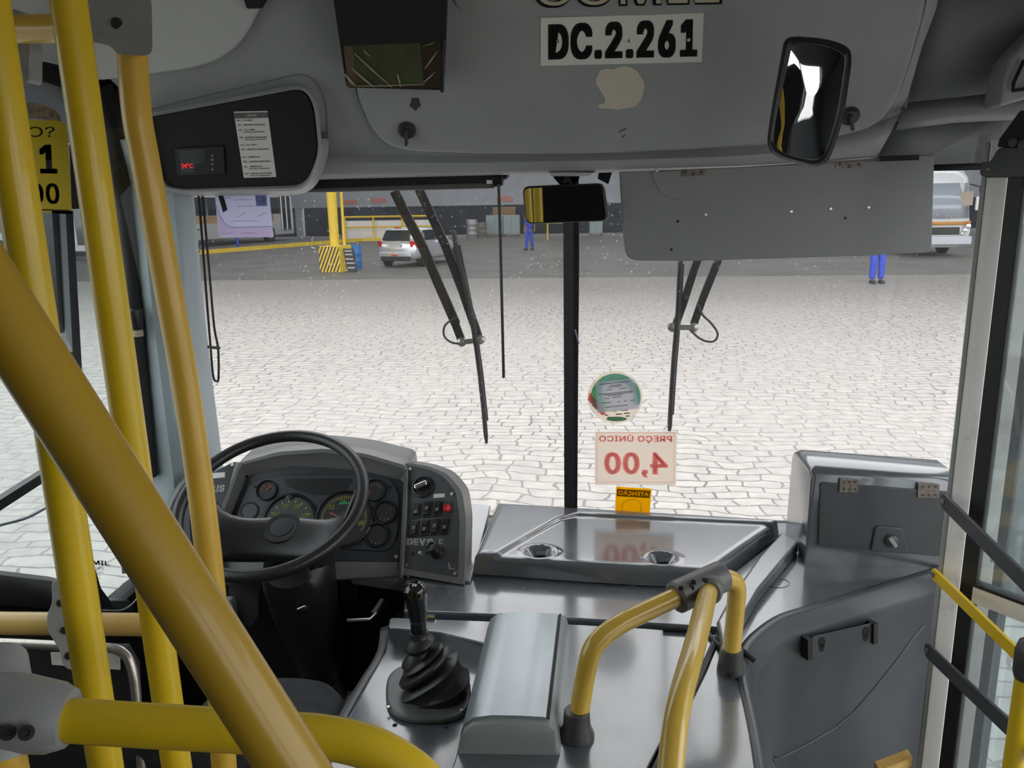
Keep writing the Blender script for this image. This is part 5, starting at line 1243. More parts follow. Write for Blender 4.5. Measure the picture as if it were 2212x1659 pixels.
for row, pts in enumerate([[(900, 1104), (923, 1101), (946, 1099)], [(895, 1143), (918, 1141), (940, 1139), (962, 1137)]]):
    for i, (u, v) in enumerate(pts):
        c = S(u, v, .002)
        ax = (S(u + 10, v - 1, .002) - c).normalized(); ay = (S(u - 2, v + 16, .002) - c).normalized()
        rk = MB().obox(c + PW.n * .002, ax * .0118, ay * .021, PW.n * .002).build('rocker_switch', BLACK, t, bevel=.002)
        up = 1 if (row + i) % 2 else -1
        MB().prism([c - ax * .0075 - ay * .017 + PW.n * .0035, c - ax * .0075 + ay * .017 + PW.n * .0035, c - ax * .0075 + ay * .015 * 1 + PW.n * (.009 if up > 0 else .005), c - ax * .0075 - ay * .015 + PW.n * (.005 if up > 0 else .009)], ax * .015).build('rocker', BLACK, rk, bevel=.0015)
        m = MB(); m.obox(c - ay * .003 * up + PW.n * .0078, ax * .0045, ay * .0045, PW.n * .0004); m.build('window', mat('grey symbol', (.16, .15, .14), .5), rk)
        if ki in (1, 3, 4, 5, 6): MB().obox(c + ay * .011 * up + PW.n * .0075, ax * .0015, ay * .001, PW.n * .001).build('pilot_dot', GMARK, rk)
        ki += 1
c = S(967, 1099, .002)
rb = MB().obox(c + PW.n * .0015, w1_ * .0125, w2_ * .02, PW.n * .0015).build('button_seat', FACE, t, bevel=.001)
MB().lathe(c - w2_ * -.0, PW.n, [(.011, 0), (.011, .009), (.008, .013), (.0075, .0125)], 20).build('red_button', REDL, rb, sharp=50)
c = S(946, 1194, .002)
sk = MB().lathe(c, PW.n * .8 - w1_ * .25 + w2_ * .3, [(.018, 0), (.017, .01), (.0145, .012), (.014, .032), (.011, .033), (.01, .03)], 22).build('socket', BLACK, t, sharp=40)
for u, v, mt, rd in ((892, 1196, INK, .005), (908, 1195, STEEL, .0065), (923, 1194, INK, .0045)): MB().lathe(S(u, v, .002), PW.n, [(rd, 0), (rd * .8, .002 if mt is STEEL else .0004), (rd * .3, .0025 if mt is STEEL else .0005)], 12).build('panel_hole' if mt is INK else 'panel_stud', mt, t)
for u, v in ((887, 1013), (977, 1067), (879, 1221), (984, 1239)): MB().lathe(S(u, v, .002), PW.n, [(.0055, 0), (.0048, .003), (.002, .0033)], 12).build('screw', STEEL, t)
MB().prism(PW.many([(937, 1067), (961, 1066), (960, 1074), (936, 1076)], .0022), PW.n * .0004).build('label_strip', PAPER, t)
m = MB()
for ch, (u0, u1) in zip('DEVS', ((878, 892), (894, 904), (906, 919), (921, 936))): text_on(m, ch, quad_of(lambda u, v: S(u, v, .0025), rect(u0, 1163 + (u0 - 878) * .02, u1, 1177 + (u0 - 878) * .07)), .05)
text_on(m, 'E', quad_of(lambda u, v: S(u, v, .0025), rect(948, 1164, 957, 1175)), .03)
text_on(m, 'L', quad_of(lambda u, v: S(u, v, .0025), [(967, 1215), (981, 1218), (982, 1230), (970, 1229)]), .02)
m.build('painted_words', WHITE, t)

# ---- left switch panel and rounded dash end
PX_ = PL(Y(490, 1070, 1.97), (.12, -.82, .55))
t = thing('side_switch_panel', PX_.at(490, 1200), 'dark panel with white painted letters at the left end of the dash', 'switch panel')
MB().prism(fillet(PX_.many([(420, 1040), (505, 996), (526, 1000), (499, 1110), (478, 1210), (380, 1220), (385, 1110)]), [.03, .01, .004, 0, 0, .03, .03], 4), PX_.n * -.02).build('plate', FACE, t, bevel=.004)
MB().prism(PX_.many([(459, 1022), (486, 1020), (486, 1031), (459, 1034)], .0005), PX_.n * .0005).build('label_strip', PAPER, t)
m = MB(); text_on(m, 'DEUS', quad_of(lambda u, v: PX_.at(u, v, .001), [(436, 1050), (486, 1047), (484, 1062), (436, 1066)]), .04); m.build('painted_words', WHITE, t)
MB().lathe(PX_.at(502, 1004, .0005), PX_.n, [(.006, 0), (.005, .003), (.002, .003)], 12).build('screw', STEEL, t)
MB().bar(PX_.at(520, 1000, .0), PX_.at(492, 1110, .0), .02, .03).build('divider', INSTR, t, bevel=.006)
m = MB()
ring = [(452, 1010), (420, 1022), (392, 1050), (370, 1090), (358, 1140), (370, 1190), (400, 1230), (450, 1262)]
m.loft([[PX_.at(p.x, p.y, .0) for p in resample(U(ring), 24)], [PX_.at(p.x - 6, p.y - 4, -.012) for p in resample(U(ring), 24)], [Y(p.x - 14, p.y - 2, 2.1) for p in resample(U(ring), 24)]], cap=False, closed=False)
m.build('end_cowl', INSTR, t, solid=.006)

# ---- dark knee panel and what hangs under the dash
t = thing('knee_panel', Y(800, 1400, 1.9), 'black knee panel with a small bracket under the gauges', 'panel')
MB().prism([Y(u, v, 1.93) for u, v in [(340, 1235), (740, 1225), (890, 1250), (880, 1300), (846, 1340), (840, 1480), (340, 1560)]], (0, .05, 0)).build('panel', MATTB, t)
MB().prism([I(u, v, -.005) for u, v in [(744, 1218), (880, 1240), (893, 1262), (760, 1242)]], (0, .0, -.03)).build('shelf_edge', INSTR, t, bevel=.006)
MB().prism([Y(u, v, 1.88) for u, v in [(728, 1222), (772, 1216), (768, 1330), (740, 1332)]], (0, .03, 0)).build('hanger', BLACK, t, bevel=.004)
MB().prism(fillet([Y(u, v, 1.87) for u, v in [(492, 1250), (556, 1236), (560, 1330), (546, 1352), (500, 1356)]], .012, 4), (0, .02, 0)).build('side_bracket', CLAMPD, t, bevel=.003)
MB().tube([Y(750, 1340, 1.72), Y(800, 1338, 1.72), Y(815, 1322, 1.76)], .004, 8).build('lever_rod', STEEL, t)
MB().tube([Y(806, 1330, 1.75), Y(826, 1300, 1.8)], .011, 10).build('lever_sleeve', BLACK, t)

# ---- steering column and wheel
al = d2(28)
wn = V((0, -math.sin(al), math.cos(al))); wx = V((1, 0, 0)); wy = wn.cross(wx)
wc = D(586, 1080.5, 1.85); WR = .212
t = thing('steering_wheel', wc - wn * .2, 'large black two-spoke bus steering wheel seen between the yellow poles', 'steering wheel')
def wp(a, rad, h=0.0): return wc + (wx * math.cos(a) + wy * math.sin(a)) * rad + wn * h
MB().tube([wp(2 * PI * k / 96, WR) for k in range(96)], .0145, 18, closed=True).build('rim', LEATH, t, sharp=80)
hub_h = -.112
hc = wc + wn * hub_h
SEC = ((0.0, .05, .08, hub_h + .006), (.25, .048, .078, hub_h + .008), (.5, .046, .074, hub_h + .014), (.72, .055, .085, hub_h + .036), (.88, .09, .125, hub_h + .074), (.965, .12, .165, -.006))
def pad_ring(s, w0, w1, h, sgn):
    x = WR * s; ymid = -.03 * s; ring = []
    for yy, dh in ((w0, 0), (w0 * .6, .006), (0, .008), (-w1 * .6, .004), (-w1, -.008), (-w1 * .95, -.042), (0, -.046), (w0 * .9, -.03)):
        yv = yy + ymid; xx = x
        if s > .8: xx = math.sqrt(max(WR ** 2 * s * s - min(abs(yv), WR * .8) ** 2, (.55 * WR) ** 2))
        ring.append(wc + wx * sgn * xx + wy * yv + wn * (h + dh))
    return ring
MB().loft([pad_ring(*q, -1) for q in reversed(SEC)] + [pad_ring(*q, 1) for q in SEC[1:]]).build('spoke_pad', LEATH, t, sub=1)
sp_h = hc + wn * .012
MB().lathe(sp_h, wn, [(.046, -.02), (.046, -.001), (.044, .002), (.03, .003), (.028, .002), (.026, .002)], 36).build('hub', mat('hub black', (.02, .02, .022), .4), t, sharp=40)
MB().lathe(sp_h + wn * .0, wn, [(.028, 0), (.0275, .004), (.015, .005)], 30).build('horn_button', mat('horn button grey', (.045, .05, .06), .35), t)
t = thing('steering_column', Y(640, 1420, 1.75), 'black shrouded steering column below the wheel', 'steering column')
def cring(c, rx, ry, ax): x, y, _ = frame_of(ax); return [c + x * rx * math.cos(a) + y * ry * math.sin(a) for a in [2 * PI * k / 28 for k in range(28)]]
cb_ = Y(684, 1425, 1.86); ca = Y(640, 1205, 1.74); axc = (ca - cb_).normalized()
MB().loft([cring(hc - wn * .02, .05, .05, wn), cring(hc - wn * .045, .055, .05, wn), cring(ca, .1, .075, axc), cring(ca.lerp(cb_, .12), .108, .085, axc), cring(ca.lerp(cb_, .4), .1, .08, axc), cring(ca.lerp(cb_, .7), .082, .065, axc), cring(cb_, .052, .05, axc)]).build('shroud', BLACK, t, sharp=60)
ig = Y(652, 1302, 1.685)
MB().lathe(ig, (0.1, -.9, .45), [(.02, 0), (.019, .008), (.012, .01)], 20).build('ignition', MATTB, t)
MB().tube([ig + V((-.012, -.012, -.012)), ig + V((.002, -.03, .0)), ig + V((.02, -.03, .008))], .003, 8).build('key', STEEL, t)
MB().tube([cb_, cb_ + V((.02, .06, -.25)), cb_ + V((.02, .1, -.6))], .035, 14).build('shaft', MATTB, t)
MB().lathe(cb_ + V((.0, .0, .01)), (0.06, .2, -1), [(.045, 0), (.055, .02), (.045, .04), (.055, .06), (.045, .08), (.055, .1), (.06, .14)], 20).build('column_boot', RUBBER, t)
# ================================================================== CABIN: poles, rails, driver place, door, wipers, stickers
PR_ = .019
def pole(px, mt, name, label, r=PR_, grp=None):
    pts = spline([D(u, v, d) for u, v, d in px], 8)
    return MB().tube(pts, r, 24).build(name, mt, label=label, cat='pole', group=grp, sharp=80)
def vert(u, v, d, z0, z1):
    p = D(u, v, d); return [V((p.x, p.y, z0)), V((p.x, p.y, z1))]
def lean(u0, v0, d0, u1, v1, z0, z1):
    """straight pole through two sight lines at one distance ahead, carried from z0 to z1"""
    a = D(u0, v0, d0); b = Y(u1, v1, a.y); k = (b - a) / (b.z - a.z)
    return [a + k * (z0 - a.z), a + k * (z1 - a.z)]
MB().tube(lean(60, 560, .81, 229, 1659, .86, 2.93), PR_, 24).build('grab_pole', YEL, label='thick yellow upright pole leftmost in the picture', cat='pole', sharp=80)
MB().tube(lean(227, 560, .935, 379, 1635, .86, 2.93), PR_, 24).build('grab_pole', YEL, label='thick yellow upright pole second from the left edge', cat='pole', sharp=80)
t = thing('bent_pole', D(482, 1655, 1.26), 'ochre bent yellow pole nearest the steering wheel with grey clamp at its top', 'pole')
pts = spline([D(u, v, d) for u, v, d in [(282, 60, 1.05), (285, 116, 1.055), (296, 250, 1.07), (312, 340, 1.085), (340, 495, 1.11), (372, 670, 1.135), (402, 838, 1.16), (434, 1060, 1.185), (459, 1278, 1.21), (474, 1470, 1.235), (484, 1659, 1.26)]], 6)
d_ = (pts[-1] - pts[-4]).normalized(); e_ = pts[-1].copy(); e_.z = .86
pts.append(e_ + V((.0, .0, 0)))
MB().tube(pts, PR_, 24).build('pole', YELO, t, sharp=80)
ca = D(262, 58, 1.05)
cl = fillet([D(u, v, 1.02) for u, v in [(190, -10), (235, -30), (318, -30), (328, 2), (330, 112), (318, 121), (252, 117), (240, 100), (190, 88)]], .008, 4)
MB().prism(cl, (ca - EYE).normalized() * .045).build('clamp', CLAMP, t, bevel=.008, seg=3)
MB().lathe(D(252, 50, 1.019), EYE - ca, [(.007, -.002), (.007, .002), (.003, .0025)], 14).build('clamp_bolt', MATTB, t)
# top rail running back to the wall
t = thing('top_rail', D(75, 95, 1.12), 'short ochre rail at the top left between the clamps', 'rail')
MB().tube([D(30, 63, 1.12), D(200, 60, 1.07)], PR_, 20).build('tube', YELO, t, sharp=80)
MB().prism(fillet([D(u, v, 1.14) for u, v in [(18, 18), (44, 22), (58, 42), (60, 90), (66, 105), (62, 130), (62, 176), (50, 180), (40, 110), (14, 100)]], .006, 3), (0, .03, 0)).build('end_clamp', CLAMP, t, bevel=.006)

# big slanting bar close to the camera
a, b = D(-160, 418, .445), D(790, 1902, .5)
a = a + (a - b) * ((2.93 - a.z) / (a.z - b.z))
MB().tube([a, b], PR_, 28).build('diagonal_bar', mat('shaded yellow paint', (.46, .285, .02), .36, var=.04, vscale=8, dirt=(.28, .17, .02), dscale=9, damt=.3, coat=.2), label='thick yellow bar slanting down across the lower left, nearest the camera', cat='bar', sharp=80)  # darker than the other poles: shade on its near side is in the colour
# low horizontal rail bending down at its right end, held in a grey tee clamp
t = thing('low_rail', D(100, 1600, .73), 'yellow low rail held in a grey clamp at the bottom left', 'rail')
pts = [D(60, 1550, .725), D(300, 1566, .73), D(600, 1584, .735)] + [D(u, v, .735) for u, v in [(700, 1592), (790, 1612), (860, 1646), (915, 1690), (955, 1760), (980, 1880), (990, 2050)]]
pts.append(V((pts[-1].x, pts[-1].y, .855)))
MB().tube(spline(pts, 8), PR_ * 1.02, 26).build('tube', YEL, t, sharp=80)
tc = [D(-60, 1545, .725), D(60, 1549, .726), D(120, 1553, .727), D(126, 1554, .727), D(130, 1554, .727)]
cl = t
MB().tube([D(-80, 1530, .72), D(40, 1540, .722), D(120, 1550, .726), D(150, 1552, .727), D(152, 1552, .727)], [.034, .034, .031, .026, .022], 28).build('clamp', CLAMP, cl, sharp=60)
MB().tube([D(-10, 1430, .76), D(-6, 1500, .735), D(0, 1580, .72), D(6, 1640, .715)], [.027, .029, .03, .026], 24).build('clamp', CLAMP, cl, sharp=60)
for u, v in ((17, 1583), (57, 1583)):
    p = D(u, v, .684); MB().lathe(p, EYE - p, [(.0065, -.004), (.0065, .0015), (.003, .002), (.0025, .0005)], 14).build('clamp_bolt', MATTB, cl, sharp=40)
pp = D(6, 1640, .715)
MB().tube([pp + V((-.0, .0, .02)), V((pp.x, pp.y, .86))], PR_, 20).build('upright', YELO, t, sharp=80)

# rail at sill height behind the poles with its plate clamp
t = thing('sill_rail', D(150, 1345, 1.3), 'ochre horizontal rail at window sill height behind the two left poles', 'rail')
MB().tube([D(-150, 1345, 1.3), D(318, 1349, 1.3)], .0185, 20).build('tube', YELP, t, sharp=80)
MB().lathe(D(318, 1349, 1.3), (1, 0, 0), [(.0185, -.01), (.0165, .002), (.01, .004)], 16).build('end_plug', BLACK, t)
pc = PL(D(130, 1345, 1.275), EYE - D(130, 1345, 1.275))
MB().prism(fillet(pc.many([(112, 1254), (160, 1252), (170, 1310), (175, 1440), (160, 1450), (138, 1442), (128, 1402), (102, 1362), (100, 1330), (113, 1305)]), .008, 4), pc.n * -.03).build('plate_clamp', CLAMP, t, bevel=.006, seg=3)
for u, v in ((132, 1303), (140, 1362), (149, 1417)): MB().lathe(pc.at(u, v), pc.n, [(.006, -.001), (.006, .003), (.003, .0035)], 12).build('bolt', MATTB, t)
# driver's partition: black panel edged by a worn bent chrome tube, white label on it
t = thing('driver_partition', D(150, 1659, 1.42), 'black low partition panel edged by a worn bent chrome tube at lower left', 'partition')
MB().prism([D(u, v, 1.42) for u, v in [(-200, 1385), (270, 1400), (292, 1440), (318, 1900), (-200, 1900)]], (0, .015, 0)).build('panel', MATTB, t)
MB().tube(spline([D(-150, 1388, 1.4), D(0, 1389, 1.4), D(150, 1396, 1.4), D(236, 1400, 1.4), D(268, 1412, 1.4), D(284, 1440, 1.4), (D(294, 1500, 1.4)), D(305, 1640, 1.4), D(318, 1850, 1.4)], 8), .0085, 14).build('edge_tube', mat('worn chrome', (.5, .47, .42), .3, metal=.8, dirt=(.12, .08, .05), dscale=30, damt=.8), t, sharp=80)
MB().prism([D(u, v, 1.415) for u, v in [(109, 1410), (258, 1413), (259, 1447), (112, 1436)]], (0, .002, 0)).build('label_strip', PAPER, t)
# sill trim under the side window
t = thing('sill_cover', X(100, 1290, -1.18), 'black moulded cover along the driver window sill', 'sill cover')
MB().loft([[X(u, v, -1.2) for u, v in ((-120, 1232), (0, 1243), (100, 1254), (160, 1268), (212, 1300), (270, 1300))], [X(u, v, -1.16) for u, v in ((-120, 1240), (0, 1251), (100, 1264), (160, 1278), (212, 1306), (275, 1306))], [X(u, v, -1.13) for u, v in ((-120, 1310), (0, 1310), (100, 1318), (160, 1322), (212, 1330), (285, 1330))]], cap=False, closed=False).build('cover', BLACK, t, solid=.01)
MB().prism(fillet([X(u, v, -1.12) for u, v in [(206, 1228), (218, 1270), (240, 1300), (243, 1322), (216, 1322), (204, 1290)]], .004, 3), (-.02, 0, 0)).build('lock_post', BLACK, t, bevel=.003)
MB().tube(spline([X(222, 1318, -1.11), X(262, 1318, -1.11), X(285, 1305, -1.11), X(302, 1285, -1.11)], 6), .002, 6).build('grey_wire', CLAMP, t)
# a white switch box below the dash, half behind the bent pole
t = thing('small_grey_box', Y(490, 1346, 1.845), 'small pale box on the wall just right of the bent pole below the wheel', 'box')
MB().prism(fillet([Y(u, v, 1.845) for u, v in [(478, 1300), (496, 1298), (503, 1308), (505, 1345), (478, 1346)]], .005, 3), (0, .03, 0)).build('case', CLAMP, t, bevel=.004)
# driver's seat
sc = Z(655, 1545, 1.3)
t = thing('driver_seat', V((sc.x, sc.y - .1, .86)), 'charcoal fabric driver seat mostly hidden behind the yellow bars', 'seat')
ou = zp([(600, 1474), (660, 1475), (715, 1484), (745, 1510), (752, 1545), (738, 1582), (712, 1614), (630, 1640), (430, 1640), (400, 1580), (440, 1510), (520, 1480)], 1.3)
ou = fillet(ou, .06, 4); cc = sum(ou, V((0, 0, 0))) / len(ou)
MB().loft([[p + V((0, 0, -.11)) for p in ou], [p + (p - cc) * .03 + V((0, 0, -.06)) for p in ou], [p + V((0, 0, -.0)) for p in ou], [cc + (p - cc) * .9 + V((0, 0, .018)) for p in ou], [cc + (p - cc) * .5 + V((0, 0, .022)) for p in ou]]).build('cushion', SEATF, t, sharp=70)
bx, by = cc.x - .12, 1.24
MB().loft([[V((bx + math.cos(a) * w, by - k * .05 + math.sin(a) * .05, 1.2 + k * .2)) for a in [2 * PI * i / 24 for i in range(24)]] for k, w in ((0, .13), (.3, .15), (.7, .15), (.95, .13), (1.0, .09))]).build('backrest', SEATF, t, sharp=70)
MB().box((cc.x - .15, cc.y - .06, .86), (cc.x + .15, cc.y + .1, 1.19)).build('base', MATTB, t, bevel=.02)

# yellow notice on the side window
t = thing('yellow_notice', X(80, 460, -1.2), 'yellow notice with black figures stuck on the driver side window', 'notice')
q = lambda u, v, o=-1.2: X(u, v, o)
MB().prism([q(-95, 258), q(0, 259), q(130, 260), q(144, 270), q(150, 360), q(156, 463), q(60, 456), q(-92, 447)], (-.002, 0, 0)).build('sheet', mat('yellow notice sheet', (.62, .47, .02), .55), t)
m = MB(); k = -1.199
text_on(m, 'DO?', [q(22, 274, k), q(118, 274, k), q(118, 296, k), q(22, 296, k)], -.005)
text_on(m, '11', [q(30, 315, k), q(122, 312, k), q(124, 375, k), q(36, 374, k)], .03)
text_on(m, '00', [q(62, 396, k), q(127, 396, k), q(129, 441, k), q(66, 439, k)], .02)
m.bar(q(-60, 449, k), q(150, 455, k), .003, .001, (1, 0, 0))
m.build('lettering', INK, t)
MB().prism([q(u, v) for u, v in [(50, 225), (70, 220), (90, 226), (110, 234), (124, 240), (134, 262), (100, 258), (52, 254)]], (-.001, 0, 0)).build('torn_residue', mat('grey glue residue', (.25, .2, .13), .9, var=.5, vscale=60), t)

# ---- folding door leaf and its bars on the right
P0 = V((.83, 1.70, 0)); dl = V((.62, -.78, 0)).normalized(); nl = V((-dl.y, dl.x, 0))
if nl.dot(EYE - P0) < 0: nl = -nl
dr = struct('door_1', P0 + V((0, 0, .48)))
z0, z1 = .48, 2.405
def leaf(s0, s1, za, zb, o0=-.012, o1=.012):
    a, b = P0 + dl * s0, P0 + dl * s1
    return [a + nl * o0 + V((0, 0, za)), b + nl * o0 + V((0, 0, za)), b + nl * o1 + V((0, 0, za)), a + nl * o1 + V((0, 0, za)), a + nl * o0 + V((0, 0, zb)), b + nl * o0 + V((0, 0, zb)), b + nl * o1 + V((0, 0, zb)), a + nl * o1 + V((0, 0, zb))]
sd = V((.97, -.24, 0)).normalized(); sn = V((-sd.y, sd.x, 0)) * -1          # the front stile is a square post turned a little from the leaf
pst = [P0, P0 + sd * .037, P0 + sd * .037 - sn * .02, P0 - sn * .02]
MB().prism([p + V((0, 0, z0)) for p in pst], (0, 0, z1 - z0)).build('stile', ALU, dr, bevel=.003)
pst = [P0 + V((-.0005, .002, 0)), P0 - sn * .02, P0 - sn * .02 + V((-.004, .006, 0)), P0 + V((-.006, .008, 0))]
MB().prism([p + V((0, 0, z0)) for p in pst], (0, 0, z1 - z0 - .005)).build('edge_profile', ALUG, dr, bevel=.002)
MB().hexa(leaf(.042, .075, z0, z1, -.01, .01)).build('gasket', RUBBER, dr, bevel=.004)
MB().hexa(leaf(.4, .45, z0, z1)).build('stile', ALU, dr, bevel=.003)
MB().hexa(leaf(.385, .4, z0, z1)).build('gasket', RUBBER, dr)
MB().hexa(leaf(.07, .39, z0, z1, -.003, .003)).build('pane', GLASSD, dr)
MB().hexa(leaf(.07, .39, 1.452, 1.49)).build('middle_rail', ALU, dr, bevel=.002)
MB().hexa(leaf(.07, .39, 1.49, 1.497, -.014, .014)).build('gasket', RUBBER, dr)
MB().hexa(leaf(.045, .4, z0, z0 + .05)).build('bottom_rail', ALU, dr, bevel=.002)
MB().hexa(leaf(.045, .4, z1 - .05, z1)).build('top_rail', ALU, dr, bevel=.002)
def lf(u, v, o=.006): return PL(P0 + nl * o, nl).at(u, v)
MB().prism(fillet([lf(u, v, .016) for u, v in [(2130, 350), (2150, 350), (2168, 320), (2300, 315), (2300, 382), (2140, 384), (2127, 378)]], .006, 3), nl * .02).build('top_bracket', BLACK, dr, bevel=.004)
MB().prism([lf(u, v, .016) for u, v in [(2163, 318), (2168, 300), (2196, 262), (2212, 240), (2300, 230), (2300, 330)]], nl * .018).build('hanger_arm', MATTB, dr, bevel=.003)
for u, v in ((2190, 308), (2210, 312)): MB().lathe(lf(u, v, .034), nl, [(.009, 0), (.008, .004), (.004, .005)], 14).build('hanger_bolt', CLAMPD, dr)
MB().lathe(lf(2135, 366, .036), nl, [(.004, 0), (.003, .002)], 10).build('bracket_bolt', RUSTY, dr)
m = MB(); text_on(m, 'COMIL', [lf(u, v, .0036) for u, v in [(2139, 1186), (2139, 1218), (2147, 1216), (2147, 1184)]], .02, mirror=False); m.build('etched_mark', mat('dark glass print', (.06, .06, .07), .6), dr)
# second leaf of the door standing behind, seen through the glass
d2_ = struct('door_2', V((1.12, 1.78, .48)))
Q0 = V((1.0, 1.9, 0)); ql = V((.75, -.66, 0)).normalized(); qn = V((.66, .75, 0))
def leaf2(s0, s1, za, zb, t=.012):
    a, b = Q0 + ql * s0, Q0 + ql * s1
    return [a - qn * t + V((0, 0, za)), b - qn * t + V((0, 0, za)), b + qn * t + V((0, 0, za)), a + qn * t + V((0, 0, za)), a - qn * t + V((0, 0, zb)), b - qn * t + V((0, 0, zb)), b + qn * t + V((0, 0, zb)), a + qn * t + V((0, 0, zb))]
MB().hexa(leaf2(.0, .04, z0, z1)).build('stile', ALU, d2_, bevel=.002)
MB().hexa(leaf2(-.018, 0, z0, z1)).build('gasket', RUBBER, d2_, bevel=.004)
MB().hexa(leaf2(.04, .06, z0, z1)).build('gasket', RUBBER, d2_)
MB().hexa(leaf2(.06, .3, z0, z1, .003)).build('pane', GLASSD, d2_)
MB().hexa(leaf2(.3, .34, z0, z1)).build('stile', ALU, d2_)
# bars across the doorway
def strap(u0, v0, u1, v1, mt, name, label, w=.03, y1=1.33):
    a, b = X(u0, v0, .835) , X(u1, v1, .835)
    d = (b - a); b = a + d * 1.35
    t = thing(name, a, label, 'bar')
    dn = d.normalized(); sd = V((-1, 0, 0)); up = sd.cross(dn).normalized()
    out = []
    for k in range(9): an = PI / 2 + PI * k / 8; out.append(a + dn * math.cos(an) * w * .5 + up * math.sin(an) * w * .5)
    out += [b - up * w * .5, b + up * w * .5]
    out.reverse()
    MB().prism([p + V((-.02, 0, 0)) for p in out], (-.007, 0, 0)).build('bar', mt, t, bevel=.002)
    MB().lathe(a + V((-.027, 0, 0)), (-1, -.3, 0), [(.007, -.001), (.006, .003), (.003, .0035)], 12).build('bolt', RUSTY, t)
    return t
STR = mat('dark grey strap', (.05, .052, .056), .45, var=.15, vscale=30)
strap(2066, 1084, 2212, 1226, STR, 'door_strap', 'upper dark grey bar bolted across the door glass', .034)
strap(2044, 1242, 2212, 1400, mat('bright yellow bar paint', (.75, .5, .01), .3, dirt=(.3, .22, .1), dscale=20, damt=.4), 'door_handrail', 'bright yellow bar bolted to the white door frame', .027)
strap(2030, 1408, 2212, 1575, STR, 'door_strap', 'lower dark grey bar bolted across the door glass', .034)
# yellow pole at the right edge with a dark cap
a = D(2222, 1420, 1.35)
t = thing('door_pole', V((a.x, a.y, .86)), 'yellow pole with dark rounded top at the right edge of the picture', 'pole')
MB().tube([V((a.x, a.y, .5)), a], .0165, 20).build('pole', YEL, t, sharp=80)
MB().lathe(a + V((0, 0, -.04)), (0, 0, 1), [(.0175, 0), (.021, .012), (.0215, .05), (.017, .068), (.008, .075)], 20).build('cap', CLAMPD, t)

# ---- wipers outside the glass
def wiper(name, label, arms, blade, hinge, hose, z=-.045):
    t = thing(name, G(*blade[-1][0:2], z), label, 'wiper')
    g = lambda u, v, o=0: G(u, v, z - o)
    for px, w in arms:
        m = MB()
        for (a, b) in zip(px, px[1:]): m.bar(g(*a), g(*b), w, .012, (0, 1, 0))
        m.build('arm', RUBBER, t, bevel=.002)
    m = MB(); pts = [g(u, v, -.012) for u, v in blade]
    m.tube(spline(pts, 6), [.004] + [.0068] * (6 * (len(pts) - 1) - 1) + [.004], 8)
    m.build('blade', BLACK, t)
    k = len(pts) // 2
    m = MB(); m.tube([p.lerp(q, .5) + V((.006, .006, 0)) for p, q in zip(pts, pts[1:])], .005, 8); m.build('blade_spine', RUBBER, t)
    m = MB(); m.bar(g(*hinge[0], -.004), g(*hinge[1], -.004), .016, .02, (0, 1, 0)); m.build('yoke', STEEL, t, bevel=.003)
    for h in hinge: MB().lathe(g(*h, -.002) , (0, -1, 0), [(.013, -.01), (.013, .008), (.006, .012)], 16).build('pivot', STEEL, t)
    MB().tube(spline([g(u, v, -.01) for u, v in hose], 6), .0032, 8).build('washer_hose', mat('grey washer hose', (.07, .08, .085), .5), t)
wiper('windscreen_wiper', 'double armed wiper parked in front of the silver car on the left windscreen half',
      [([(852, 412), (880, 470), (912, 530), (950, 620), (985, 700)], .026), ([(905, 408), (962, 530), (1000, 630), (1036, 735)], .024), ([(980, 690), (998, 738)], .022)],
      [(980, 498), (990, 560), (1012, 650), (1030, 760), (1042, 860), (1051, 957)], [(998, 738), (1038, 733)], [(986, 684), (962, 702), (959, 724), (972, 738), (992, 742), (1020, 736)])
wiper('windscreen_wiper', 'double armed wiper hanging below the sun visor on the right windscreen half',
      [([(1516, 540), (1500, 580), (1478, 650), (1456, 712)], .02), ([(1560, 540), (1540, 590), (1516, 650), (1496, 708)], .02)],
      [(1472, 540), (1468, 600), (1464, 680), (1456, 770), (1450, 860), (1446, 932)], [(1452, 706), (1498, 706)], [(1508, 658), (1518, 680), (1538, 700), (1550, 720), (1545, 735), (1530, 738), (1510, 730), (1488, 710)])

# ---- papers and stickers on the windscreen
def gq(px, off=.004): return [G(u, v, off) for u, v in px]
CREAM = sheermat('cream film', (.95, .88, .8), .93)
t = thing('round_seal', G(1329, 914, .004), 'round green and cream seal with a grey slip on it, stuck beside the centre post', 'sticker')
def disc(u, v, rx, ry, off, a0=0, a1=2 * PI, n=48): return gq([(u + rx * math.cos(a0 + (a1 - a0) * k / n), v + ry * math.sin(a0 + (a1 - a0) * k / n)) for k in range(n + (0 if a1 - a0 > 6.2 else 1))], off)
MB().prism(disc(1329, 858, 59.5, 56.5, .003), (0, .001, 0)).build('disc', CREAM, t)
MB().prism(disc(1330, 858, 54, 51, .0045, PI * .86, 2 * PI + .35) + disc(1330, 858, 39, 34, .0045, PI * .86, 2 * PI + .35)[::-1], (0, .0006, 0)).build('green_field', sheermat('seal dark green', (.25, .62, .5), .8), t)
MB().prism(gq([(1277, 862), (1283, 836), (1302, 812), (1300, 840), (1312, 884), (1285, 884)], .0058), (0, .0005, 0)).build('green_wedge', sheermat('seal light green', (.45, .9, .5), .85), t)
MB().prism(gq([(1274, 848), (1309, 894), (1300, 897), (1270, 864)], .0066), (0, .0005, 0)).build('red_wedge', sheermat('seal red', (.95, .3, .25), .9), t)
MB().prism(disc(1332, 905, 22, 5, .0048), (0, .0005, 0)).build('green_edge', sheermat('seal mid green', (.25, .5, .32), .95), t)
text_on(MB(), 'SELO', gq([(1316, 815), (1356, 815), (1356, 824), (1316, 824)], .0056), .01, mirror=True).build('seal_word', PAPER, t)
